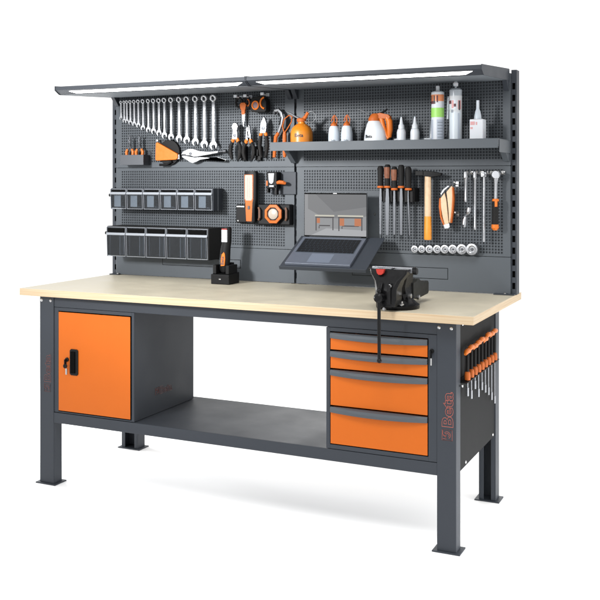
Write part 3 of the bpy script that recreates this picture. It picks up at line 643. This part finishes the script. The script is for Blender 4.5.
part('led_grid', MB().box(-.2005, -.1995, y-.0035, y-.0025, 1.238, 1.326).box(-.1905, -.1895, y-.0035, y-.0025, 1.238, 1.326), mat('led_rows', (.62, .38, .32), .5), wl)
part('switch', MB().box(-.199, -.189, y-.0040, y+.002, 1.182, 1.198), INK, wl, bevel=.001)
ch = thing('charger', 'small black charger box with silver tab behind the slim lamp foot', 'charger', (-.24, .65, 1.118))
part('box', MB().box(-.279, -.196, .628, .6585, 1.118, 1.202), BLACK, ch, bevel=.006)
part('tab', MB().box(-.272, -.230, .622, .628, 1.190, 1.197), ZINC, ch, bevel=.001)
part('screw', MB().lathe((-.266, .628, 1.128), [(.004, 0), (.003, -.002), (0, -.002)], 'y', 12), ZINC, ch)
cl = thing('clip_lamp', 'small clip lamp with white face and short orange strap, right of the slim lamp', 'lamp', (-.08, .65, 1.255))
part('back_plate', MB().box(-.106, .018, .650, .6585, 1.250, 1.352), GREY, cl, bevel=.002)  # grey rectangle behind the lamp, drawn as a thin plate
part('case', MB().box(-.110, -.056, .606, .650, 1.276, 1.352), BLACK, cl, bevel=.005)
part('light_window', MB().prism([(-.097, 1.346), (-.067, 1.346), (-.071, 1.306), (-.078, 1.298), (-.086, 1.298), (-.094, 1.306)], 'y', .600, .606), LEDW, cl, bevel=.002)
part('lamp_plate', MB().box(-.091, -.070, .601, .606, 1.285, 1.291), STEEL, cl)
part('strap', MB().tube([(-.058, .612, 1.303), (-.045, .612, 1.306), (-.028, .614, 1.304), (-.018, .620, 1.300)], [.007, .009, .009, .006], 10), ORANGEG, cl)
part('side_band', MB().box(-.108, -.101, .603, .607, 1.290, 1.312), ORANGEG, cl)
part('clip_leg', MB().box(-.066, -.058, .606, .630, 1.250, 1.290), BLACK, cl)
part('clip_leg', MB().box(-.108, -.100, .606, .630, 1.258, 1.276), BLACK, cl)
TAN = mat('tan_arm', (.14, .07, .045), .5)
oc2 = thing('work_lamp', 'octagonal work lamp with orange ring and cream lens on a black case', 'lamp', (-.068, .65, 1.110))
part('case', MB().box(-.158, .004, .616, .6585, 1.112, 1.206), BLACK, oc2, bevel=.006)
def octo(r, cx=-.068, cz=1.163): return [(cx+r*cos(radians(22.5+45*k)), cz+r*sin(radians(22.5+45*k))) for k in range(8)]
part('head', MB().prism(octo(.047), 'y', .594, .616), BLACK, oc2, bevel=.003)
m = MB(); m.loft([[(p[0], yy, p[1]) for p in octo(rr)] for rr, yy in ((.046, .596), (.044, .590), (.032, .588), (.030, .595))], caps=False); part('ring', m, ORANGEG, oc2)
part('lens', MB().lathe((-.068, .596, 1.163), [(.024, 0), (.024, -.005), (.018, -.008), (0, -.009)], 'y', 28), LEDC, oc2)
part('bezel', MB().lathe((-.068, .596, 1.163), [(.031, 0), (.031, -.003), (.024, -.003)], 'y', 28), BLACK, oc2)
part('swivel_arm', MB().tube([(-.150, .610, 1.190), (-.142, .602, 1.180), (-.142, .602, 1.145), (-.150, .610, 1.135)], .005, 8), TAN, oc2)
part('swivel_arm', MB().tube([(-.014, .610, 1.190), (-.008, .604, 1.18), (-.008, .604, 1.145), (-.014, .610, 1.135)], .005, 8), TAN, oc2)

# ------------------------------------------------------------------ torch in its charging dock on the worktop
dk = thing('charging_dock', 'black charging dock standing on the worktop under the bins', 'charger', (-.283, .535, HT))
part('dock_body', MB().loft([[(-.330+i, .490, HT+.0005), (-.236-i, .490, HT+.0005), (-.236-i, .585, HT+.0005), (-.330+i, .585, HT+.0005)] for i in (0,)] + [[(-.330, .488, HT+.045), (-.236, .488, HT+.045), (-.236, .585, HT+.050), (-.330, .585, HT+.050)], [(-.326, .496, HT+.074), (-.304, .500, HT+.086), (-.262, .500, HT+.086), (-.240, .496, HT+.074)]][:1]), BLACK, dk, bevel=.003)
part('back_rest', MB().box(-.324, -.306, .495, .575, HT+.046, HT+.086).box(-.258, -.240, .495, .575, HT+.046, HT+.086).box(-.306, -.258, .555, .578, HT+.046, HT+.094), BLACK, dk, bevel=.003)
part('indicator', MB().box(-.287, -.277, .4868, .488, HT+.022, HT+.026), ZINC, dk)
tc_ = thing('torch', 'black torch lamp with white LED window standing in the charging dock', 'torch', (-.272, .53, HT+.05))
def ell(cx, cy, a, b, z, n=20): return [(cx+a*cos(2*pi*k/n), cy+b*sin(2*pi*k/n), z) for k in range(n)]
part('body', MB().loft([ell(-.281, .528, .016, .014, HT+.052), ell(-.281, .528, .024, .018, HT+.064), ell(-.279, .526, .026, .020, .950), ell(-.275, .525, .0245, .019, 1.000), ell(-.270, .525, .0225, .018, 1.028), ell(-.269, .525, .0235, .018, 1.040), ell(-.268, .525, .0240, .018, 1.096), ell(-.268, .525, .020, .015, 1.104)]), BLACK, tc_)
part('light_window', MB().box(-.284, -.255, .504, .512, 1.036, 1.092), LEDW, tc_, bevel=.002)
part('red_tip', MB().box(-.282, -.256, .503, .511, 1.0935, 1.0965), RED, tc_)
bd = part('badge', MB().prism([(-.287, .928), (-.268, .930), (-.265, .962), (-.267, .985), (-.272, .992), (-.283, .980), (-.287, .955)], 'y', .5035, .509), ORANGEP, tc_, bevel=.001)
lettering('lettering', 'Beta', .021, INK, bd, lambda u, v, w: (-.271-v, .5033-w, .934+u), extrude=.0004, bold=.0004)

# ------------------------------------------------------------------ laptop tray and laptop
SA = math.atan2(.100, .190)
def F(x, s, n): return (x, .385+s*cos(SA)-n*sin(SA), .957+s*sin(SA)+n*cos(SA))
def sbox(m, x0, x1, s0, s1, n0, n1):
    vs = [F(x, s, n) for n in (n0, n1) for s in (s0, s1) for x in (x0, x1)]
    return m.add(vs, [(0,2,3,1),(4,5,7,6),(0,1,5,4),(2,6,7,3),(0,4,6,2),(1,3,7,5)])
tr = thing('laptop_tray', 'sloping grey steel tray fixed to the back panel under the laptop', 'tray', (.265, .655, .95))
m = sbox(MB(), .070, .461, -.012, .240, -.004, 0); sbox(m, .070, .461, -.015, -.012, -.012, .004); part('tray_plate', m, GREY, tr, bevel=.0008)
part('support_arm', MB().prism([(.6575, 1.060), (.6575, .985), (.640, .985), (.470, .985)], 'x', .20, .30), GREY, tr)
part('mount_plate', MB().box(.075, .4240, .6535, .6575, 1.045, 1.270), LITGREY, tr, bevel=.001)
part('bolt', MB().lathe((.396, .6535, 1.168), [(.0045, 0), (.004, -.003), (0, -.003)], 'y', 10), ZINC, tr)
lt = thing('laptop', 'open silver blue laptop showing two workbenches on its screen', 'laptop', (.24, .5, .96))
m = sbox(MB(), .093, .389, 0, .213, .0008, .013); base = part('base', m, ALU, lt, bevel=.002)
m = MB(); sbox(m, .107, .375, .085, .196, .013, .0134); part('key_well', m, mat('key_well', (.05, .06, .075), .5, spec=.2), base)
m = MB(); rows = [14, 14, 14, 13, 12, 9]
for r_, nk in enumerate(rows[::-1]):
    s0 = .088+r_*.018; x = .110; wk = (.372-.110)/ (15 if nk >= 12 else 11)
    tot = 14; 
    wd = [(.262/14)]*14
    if nk == 9: wd = [.262/14]*3+[.262/14*1.2]+[.262/14*5]+[.262/14*1.2]+[.262/14]*3+[.262/14*.6]
    if nk == 12: wd = [.262/14*2]+[.262/14]*10+[.262/14*2]
    if nk == 13: wd = [.262/14*1.5]+[.262/14]*11+[.262/14*1.5]
    for q in wd: sbox(m, x+.0012, x+q-.0012, s0+.0012, s0+.0168, .0134, .0146); x += q
part('keyboard', m, mat('key_caps', (.010, .011, .013), .5, spec=.2), base, bevel=0)
m = MB(); sbox(m, .190, .292, .012, .078, .0131, .0133); part('touchpad', m, mat('touchpad', (.16, .185, .235), .4, metal=.2), base)
ly = .5755
sc_ = part('screen', MB().box(.093, .389, ly, ly+.006, 1.066, 1.262), mat('lid', (.09, .10, .11), .4, metal=.5), lt, bevel=.002)
X0, X1, Z0, Z1 = .0965, .3855, 1.074, 1.2535
part('bezel', MB().box(.095, .387, ly-.0008, ly, 1.068, 1.260), VOID, sc_)
part('display', MB().box(X0, X1, ly-.0012, ly-.0008, Z0, Z1), SCR, sc_)
def flat(name, mt, k, *polys):
    m = MB()
    for q in polys: m.prism(q, 'y', ly-.0012-.0002*k-.00015, ly-.0012-.0002*(k-1)-.00001)
    return part(name, m, mt, sc_, smooth=False)
def rc(a, b, c, d): return [(a, c), (b, c), (b, d), (a, d)]
flat('picture_wall', SCRL, 1, rc(X0, X0+.016, Z0, Z1), [(X0+.016, 1.190), (.19, 1.150), (.30, 1.150), (X1, 1.160), (X1, Z0), (X0+.016, Z0)])
flat('picture_shade', mat('screen_mid', (.01, .01, .01), .5, spec=.1, emit=(.15, .153, .16), estr=1), 1, [(.15, Z1), (X1, Z1), (X1, 1.20), (.235, 1.178)])
flat('picture_floor', mat('screen_floor', (.01, .01, .01), .5, spec=.1, emit=(.38, .385, .40), estr=1), 2, [(X0+.03, Z0), (X1, Z0), (X1, 1.100), (.20, 1.106)])
for a, b in ((.146, .238), (.254, .372)):
    flat('picture_worktop', SCRW, 3, rc(a, b, 1.157, 1.164))
    flat('picture_frame', SCRD, 3, rc(a+.002, b-.002, 1.151, 1.1565), rc(a+.003, a+.008, 1.095, 1.1505), rc(b-.009, b-.004, 1.098, 1.1505), rc(a+.02, b-.02, 1.115, 1.120), rc(a+.018, a+.022, 1.105, 1.1145))
    flat('picture_drawers', SCRO, 4, rc(a+.009, a+(.024 if a < .2 else .030), 1.118 if a > .2 else 1.128, 1.150)) if a < .2 else (flat('picture_door', SCRO, 4, rc(a+.009, a+.030, 1.118, 1.150)), flat('picture_drawers', SCRO, 4, rc(b-.040, b-.010, 1.118, 1.150)))
part('hinge', MB().cyl((.12, .577, 1.068), (.362, .577, 1.068), .004, n=10), KEYS, lt)
part('webcam_notch', MB().box(.232, .250, ly-.0016, ly-.0008, 1.2555, 1.2595), mat('notch', (.3, .3, .3), .4), sc_)

# ------------------------------------------------------------------ files in rack
rk = thing('tool_rack', 'black rack bar holding five black handled files on the right panel', 'rack', (.52, .65, 1.215))
part('rack_bar', MB().box(0.437, .594, .590, .6585, 1.224, 1.282), BLACK, rk, bevel=.002)
for a_, b_ in ((.456, .468), (.488, .498), (.552, .590)): part('rack_tooth', MB().box(a_, b_, .584, .590, 1.222, 1.270), BLACK, rk, bevel=.002)
FL = [(.449, 1.376, 1.086, 0, 'half round'), (.480, 1.382, 1.084, 1, 'wide flat'), (.511, 1.372, 1.086, 1, 'square'), (.541, 1.380, 1.086, 0, 'flat'), (.572, 1.372, 1.084, 0, 'thin tapered')]
adj = ['leftmost file in the black rack, plain black handle, touching the rack end', 'second file from the left, wide blade and orange patch on its handle', 'middle file of the five, orange patch handle and narrow square blade', 'fourth file from the left, black handle with wide orange collar', 'rightmost file in the black rack, thinnest blade leaning outward']
for (x, zt, zb, op, kd), lab in zip(FL, adj):
    p = thing('file', lab, 'file', (x, .605, zb), 'files in the black rack')
    y = .577 if op else .578
    zc = 1.288 if x not in (.511, .572) else 1.279
    part('handle', MB().lathe((x, y, zc), [(.0, 0), (.010, 0), (.0125, .010), (.0115, .040), (.014, .070), (.0135, zt-zc-.010), (.009, zt-zc-.001), (0, zt-zc)], n=18), RUBBER, p)
    if op: part('grip_patch', MB().loft([[(x+r_*cos(radians(a)), y+r_*sin(radians(a)), z) for a in range(-150, -20, 15)]+[(x+.004, y, z), (x-.004, y, z)] for z, r_ in ((zc+.035, .0122), (zc+.050, .0135), (zc+.070, .0147), (zt-.012, .0142))]), COPPER, p)
    part('collar', MB().lathe((x, y, zc-.006), [(.0, 0), (.013, 0), (.015, .003), (.013, .009), (0, .009)], n=18), ORANGEG, p)
    wv = {'half round': .0055, 'wide flat': .0080, 'square': .0050, 'flat': .0065, 'thin tapered': .0028}[kd]; lx = .006 if kd == 'thin tapered' else 0
    part('blade', MB().loft([[(x+dx*wv*.7, y+dy*.0018, zc-.006) for dx, dy in ((-1, -1), (1, -1), (1, 1), (-1, 1))], [(x+dx*wv, y+dy*.002, zc-.050) for dx, dy in ((-1, -1), (1, -1), (1, 1), (-1, 1))], [(x+lx+dx*wv*.75, y+dy*.0018, zb) for dx, dy in ((-1, -1), (1, -1), (1, 1), (-1, 1))]]), DARKSTEEL, p)

# hammer
hm = thing('hammer', 'hammer with pale wooden handle painted orange at its lower end, dark head up', 'hammer', (.647, .62, 1.066))
part('hammer_head', MB().box(.594, .630, .598, .622, 1.334, 1.354).loft([[(.630, .598, 1.354), (.630, .622, 1.354), (.630, .622, 1.332), (.630, .598, 1.332)], [(.668, .597, 1.352), (.668, .623, 1.352), (.668, .623, 1.328), (.668, .597, 1.328)], [(.706, .603, 1.345), (.706, .617, 1.345), (.706, .617, 1.334), (.706, .603, 1.334)]]), BLACK, hm, bevel=.002)
def hr(z, w_, d_): return [(.647+w_*cos(2*pi*k/16), .610+d_*sin(2*pi*k/16), z) for k in range(16)]
part('handle', MB().loft([hr(1.335, .0135, .008), hr(1.300, .0145, .009), hr(1.230, .0145, .010), hr(1.164, .0145, .010)]), WOODH, hm)
part('painted_grip', MB().loft([hr(1.164, .0148, .0103), hr(1.110, .0160, .0115), hr(1.072, .0165, .012), hr(1.066, .015, .011)]), WOODO, hm)

# folding knife
kn = thing('folding_knife', 'folding utility knife with tan orange scales, right of the hammer', 'knife', (.73, .63, 1.117))
part('scale', MB().prism([(.704, 1.240), (.721, 1.264), (.729, 1.236), (.735, 1.180), (.740, 1.132), (.722, 1.126), (.712, 1.165), (.704, 1.210)], 'y', .600, .612), WOODH, kn, bevel=.003)
part('scale', MB().prism([(.729, 1.266), (.752, 1.293), (.758, 1.283), (.756, 1.240), (.752, 1.180), (.746, 1.138), (.741, 1.140), (.738, 1.190), (.733, 1.238)], 'y', .598, .616), WOODH, kn, bevel=.003)
part('scale_edge', MB().prism([(.699, 1.238), (.704, 1.244), (.709, 1.166), (.722, 1.128), (.717, 1.126), (.703, 1.160), (.697, 1.205)], 'y', .599, .616), ORANGEG, kn, bevel=.001)
part('scale_edge', MB().prism([(.7535, 1.283), (.7585, 1.2865), (.7615, 1.240), (.757, 1.180), (.751, 1.138), (.7475, 1.140), (.752, 1.185), (.7560, 1.240)], 'y', .5965, .616), ORANGEG, kn, bevel=.001)
part('liner', MB().prism([(.718, 1.262), (.730, 1.270), (.740, 1.180), (.738, 1.136), (.722, 1.132)], 'y', .604, .618), BLACK, kn)
part('blade', MB().prism([(.706, 1.254), (.722, 1.276), (.740, 1.290), (.736, 1.293), (.714, 1.276), (.703, 1.258)], 'y', .604, .606), STEEL, kn)
part('bolster', MB().prism([(.716, 1.130), (.742, 1.138), (.745, 1.122), (.738, 1.115), (.722, 1.113)], 'y', .598, .614), CHROME, kn, bevel=.002)
for x, z, lab in ((.760, 1.297, 'steel hook above the folding knife'), (.762, 1.172, 'steel hook right of the folding knife grip')):
    m = MB().box(x-.006, x+.006, .654, .6585, z-.008, z+.012).tube([(x, .654, z), (x, .625, z), (x, .615, z+.008)], .0022, 8).ball((x, .613, z+.010), .006)
    single('peg_hook', m, ZINC, lab, 'hook', 'steel hooks of the folding knife')

# socket extensions, universal joint, bar, ratchet
def ext(x, zt, zb, r, name, lab, head=True, base=True):
    p = thing(name, lab, 'socket tool', (x, .62, zb))
    y = .615
    part('shaft', MB().lathe((x, y, zb), [(.0, 0), (r*1.1, 0), (r*1.25, .006), (r*1.25, .016), (r, .020), (r, zt-zb-.035), (r*1.5, zt-zb-.030), (r*1.5, zt-zb-.028)], n=16), CHROME, p)
    part('socket_end', MB().lathe((x, y, zt-.030), [(r*1.5, 0), (r*1.9, .003), (r*1.9, .027), (r*1.6, .030), (r*1.0, .030), (r*1.0, .020), (0, .020)], n=16), CHROME, p)
    return p
ext(.807, 1.352, 1.226, .0055, 'socket_extension', 'short chrome socket extension, left of the long ones')
ext(.846, 1.352, 1.112, .0050, 'socket_extension', 'medium chrome socket extension hanging beside the short one')
sb = thing('sliding_bar', 'longest thin chrome bar hanging between extension and ratchet', 'socket tool', (.882, .62, 1.064))
part('bar', MB().cyl((.8825, .615, 1.064), (.8835, .615, 1.330), .0052, n=14), CHROME, sb)
part('square_drive', MB().box(.872, .895, .604, .626, 1.328, 1.348).cyl((.884, .604, 1.338), (.884, .594, 1.338), .007, n=12), CHROME, sb, bevel=.002)
uj = thing('universal_joint', 'small bent chrome universal joint below the short extension', 'socket tool', (.81, .62, 1.131))
part('upper_yoke', MB().tube([(.822, .615, 1.203), (.820, .615, 1.186)], [.010, .011], 14).tube([(.820, .615, 1.186), (.814, .615, 1.172)], [.010, .005], 12), CHROME, uj)
part('cross', MB().tube([(.822, .615, 1.176), (.800, .615, 1.164)], .006, 10), DARKSTEEL, uj)
part('lower_yoke', MB().tube([(.806, .615, 1.166), (.803, .615, 1.152), (.801, .615, 1.132)], [.006, .010, .010], 14).cyl((.801, .615, 1.132), (.800, .615, 1.122), .006, n=4), CHROME, uj)
rt = thing('ratchet', 'ratchet with round steel head, black grip and orange end, rightmost on the panel', 'ratchet', (.931, .62, 1.105))
part('ratchet_head', MB().lathe((.933, .602, 1.338), [(0, 0), (.015, 0), (.018, .003), (.018, .018), (.014, .020), (0, .020)], 'y', 24), STEEL, rt)
part('shaft', MB().tube([(.933, .612, 1.325), (.932, .612, 1.300), (.931, .612, 1.235)], [.010, .0068, .0062], 12), CHROME, rt)
part('grip', MB().tube([(.931, .612, 1.232), (.931, .612, 1.222), (.930, .612, 1.190), (.929, .612, 1.135)], [.0115, .0140, .0130, .0140], 14), RUBBER, rt)
part('orange_collar', MB().tube([(.931, .612, 1.240), (.931, .612, 1.230)], [.012, .0148], 14).box(.931, .941, .596, .612, 1.208, 1.234), ORANGEP, rt, bevel=.001)
part('end_cap', MB().tube([(.929, .612, 1.136), (.929, .612, 1.122), (.929, .612, 1.112)], [.0145, .0155, .008], 14), ORANGEP, rt)
for i, (x, lab) in enumerate(((.825, 'wire hook between the short and medium extensions'), (.864, 'wire hook between the medium extension and long bar'), (.908, 'wire hook left of the ratchet head'), (.952, 'bent wire hook right of the ratchet head'))):
    z = 1.344
    m = MB().box(x-.008, x+.008, .6545, .6585, z-.006, z+.008).tube([(x-.010, .654, z), (x-.010, .612, z), (x-.008, .604, z+.010)], .0022, 8).tube([(x+.008, .654, z), (x+.008, .612, z), (x+.006, .604, z+.010)], .0022, 8).tube([(x-.010, .625, z-.002), (x+.008, .625, z-.002)], .002, 6)
    single('wire_hook', m, ZINC, lab, 'hook', 'wire hooks for socket tools')
single('rail_strip', MB().box(.79, .965, .6565, .6585, 1.318, 1.320), DARKSTEEL, 'thin bright wire rail behind the heads of the socket tools', 'rail')
# sockets
SK = [(.585, .0105), (.616, .0108), (.649, .0115), (.683, .0120), (.716, .0125), (.750, .0132), (.788, .0150), (.830, .0170)]
first = None
ords = ['smallest chrome socket, at the left end of the row', 'second chrome socket from the left', 'third chrome socket from the left', 'fourth chrome socket from the left', 'fifth chrome socket from the left', 'sixth chrome socket from the left', 'second largest chrome socket, next to the right end', 'largest chrome socket, at the right end of the row']
for i, (x, r) in enumerate(SK):
    if first is None:
        first = thing('socket', ords[0], 'socket', (x, .657, 1.024+.0008*i), 'chrome sockets in a row')
        q = r*1.5; c = (x, .657, 1.024)
        part('socket_body', MB().lathe(c, [(0, 0), (q*.9, 0), (q, -.003), (q, -.032), (q*.93, -.036), (q*.62, -.0365), (q*.50, -.0345), (q*.46, -.031), (0, -.031)], 'y', 28), CHROME, first)
        part('pin', MB().lathe(c, [(0, -.031), (.004, -.031), (.004, -.034), (0, -.0345)], 'y', 10), DARKSTEEL, first)
    else:
        o = copy_tree(first); o['label'] = ords[i]; o.location = (x, .657, 1.024+.001*i); s = r/SK[0][1]; o.scale = (s, 1, s)

# ------------------------------------------------------------------ bench vise
vs = thing('bench_vise', 'black bench vise with long hanging handle bolted to the worktop front', 'vise', (.69, .10, HT))
cx, cy = .690, .105
part('swivel_base', MB().lathe((cx, cy, HT+.0005), [(0, 0), (.078, 0), (.080, .004), (.080, .014), (.070, .020), (.060, .030), (.055, .036), (0, .036)], n=44), VISE, vs)
for a in (-60, 60, 180-60, 180+60, 0, 180)[:4]:
    bx, by = cx+.066*cos(radians(a)), cy+.066*sin(radians(a))
    part('bolt', MB().lathe((bx, by, HT+.016), [(.010, 0), (.010, .008), (.006, .010), (.006, .016), (0, .017)], n=6), ZINC, vs)
def hsec(pts, z): return [(cx+x, y_, z) for x, y_ in pts]
oct_ = lambda hx, y0, y1, c: [(-hx+c, y0), (hx-c, y0), (hx, y0+c), (hx, y1-c), (hx-c, y1), (-hx+c, y1), (-hx, y1-c), (-hx, y0+c)]
part('fixed_body', MB().loft([hsec(oct_(.052, .06, .16, .012), HT+.034), hsec(oct_(.040, .07, .155, .012), HT+.055), hsec(oct_(.040, .062, .165, .010), HT+.085), hsec(oct_(.048, .060, .150, .010), HT+.120), hsec(oct_(.070, .058, .105, .006), HT+.142), hsec(oct_(.074, .056, .100, .005), HT+.152)]), VISE, vs, bevel=.002)
part('moving_jaw', MB().loft([hsec(oct_(.034, -.035, .045, .010), HT+.020), hsec(oct_(.040, -.038, .047, .012), HT+.045), hsec(oct_(.040, -.036, .047, .012), HT+.080), hsec(oct_(.050, -.020, .046, .010), HT+.110), hsec(oct_(.068, -.004, .047, .006), HT+.135), hsec(oct_(.072, .002, .048, .005), HT+.150)]), VISE, vs, bevel=.002)
part('jaw_rib', MB().prism([(-.040, HT+.100), (-.052, HT+.075), (-.044, HT+.030), (-.030, HT+.03), (-.030, HT+.11)], 'x', cx-.020, cx-.008).prism([(-.040, HT+.100), (-.052, HT+.075), (-.044, HT+.030), (-.030, HT+.03), (-.030, HT+.11)], 'x', cx+.012, cx+.024), VISE, vs, bevel=.002)
part('jaw_plate', MB().box(cx-.076, cx+.076, .040, .0505, HT+.136, HT+.156), STEEL, vs, bevel=.001)
part('jaw_plate', MB().box(cx-.076, cx+.076, .0525, .062, HT+.136, HT+.1555), DARKSTEEL, vs, bevel=.001)
part('jaw_step', MB().box(cx-.050, cx+.010, .005, .040, HT+.1505, HT+.1535), STEEL, vs, bevel=.001)
part('jaw_end', MB().cyl((cx+.076, .052, HT+.142), (cx+.092, .052, HT+.142), .012, n=14), VISE, vs, bevel=.001)
part('jaw_end', MB().cyl((cx-.0765, .050, HT+.146), (cx-.090, .050, HT+.146), .008, n=14), VISE, vs)
part('red_badge', MB().prism([(cx-.040, HT+.151), (cx-.008, HT+.151), (cx-.012, HT+.137), (cx-.020, HT+.131), (cx-.030, HT+.131), (cx-.036, HT+.137)], 'y', -.019, -.004), RED, vs, bevel=.001)
part('slide_channel', MB().prism([(.150, HT+.034), (.150, HT+.088), (.190, HT+.092), (.200, HT+.098), (.225, HT+.098), (.232, HT+.088), (.330, HT+.080), (.338, HT+.074), (.338, HT+.035), (.330, HT+.030), (.200, HT+.024)], 'x', cx-.030, cx+.046), VISEG, vs, bevel=.003)
part('spindle', MB().cyl((cx-.008, -.060, HT+.055), (cx-.008, .02, HT+.055), .013, n=20).lathe((cx-.012, -.072, HT+.055), [(0, -.006), (.010, -.006), (.0165, 0), (.0165, .018), (.012, .024), (0, .024)], 'y', 20), VISE, vs)
part('lever', MB().cyl((cx-.012, -.062, HT+.078), (cx-.010, -.064, HT-.162), .0062, n=14).ball((cx-.010, -.064, HT-.166), .0085).ball((cx-.012, -.062, HT+.080), .0085), VISE, vs)
part('nut', MB().lathe((cx+.052, .075, HT+.050), [(0, 0), (.009, 0), (.009, .010), (0, .011)], 'x', 6).lathe((cx+.043, .20, HT+.03), [(0, 0), (.010, 0), (.010, .010), (0, .012)], 'x', 10), ZINC, vs)
part('front_screw', MB().lathe((cx+.020, -.037, HT+.095), [(.006, .004), (.006, -.003), (0, -.004)], 'y', 10).lathe((cx-.005, -.0, HT+.012), [(.0, -.03), (.006, -.03), (.006, -.022)], 'y', 8), ZINC, vs)

# ------------------------------------------------------------------ T-handle drivers on the right side panel
rs = thing('driver_rack', 'black rack on the right side panel holding the T handled drivers', 'rack', (.935, .35, .56))
part('rack_bar', MB().prism([(.105, .592), (.600, .592), (.600, .606), (.105, .606)], 'x', .9205, .9225).box(.9225, .950, .105, .600, .592, .595), BLACK, rs)
part('hook_end', MB().tube([(.9205, .100, .583), (.935, .095, .583), (.935, .092, .590)], .004, 8), ZINC, rs)
ZT = [.700, .706, .703, .708, .712, .706, .716, .712, .716]
ZB = [.540, .520, .545, .505, .520, .500, .480, .450, .425]
n = 9
for i in range(n):
    yy = .142+.0515*i; x = .941; zt = ZT[i]-.0005*i; zb = ZB[i]
    lab = ('%s T handled driver from the front leg on the right side panel' % ORD[i]) if 0 < i < n-1 else ('T handled driver nearest the front leg on the right side panel' if i == 0 else 'T handled driver with the longest blade, farthest from the front leg')
    p = thing('t_handle_driver', lab, 'driver', (x, yy, zb), 'T handled drivers on the side panel')
    s = 1+.02*i
    part('t_grip', MB().tube([(x, yy-.030*s, zt-.006), (x, yy-.020*s, zt), (x, yy, zt+.002), (x, yy+.020*s, zt), (x, yy+.028*s, zt-.006)], [.005, .0085, .0095, .0085, .005], 10), ORANGEP, p)
    part('grip_shaft', MB().cyl((x, yy, zt), (x, yy, .622), .0068, .0062, 10), RUBBER, p)
    part('collar', MB().lathe((x, yy, .596), [(.004, 0), (.0105, .002), (.0115, .016), (.010, .028), (.006, .032)], n=12), ORANGEG, p)
    part('blade', MB().cyl((x, yy, .598), (x, yy, zb+.03), .0026, n=8).cyl((x, yy, zb+.03), (x, yy, zb), .0048, n=8), STEEL, p)

# ------------------------------------------------------------------ render
S.render.engine = 'CYCLES'
S.cycles.max_bounces = 8; S.cycles.transparent_max_bounces = 16
S.render.resolution_x = 1024; S.render.resolution_y = 1024
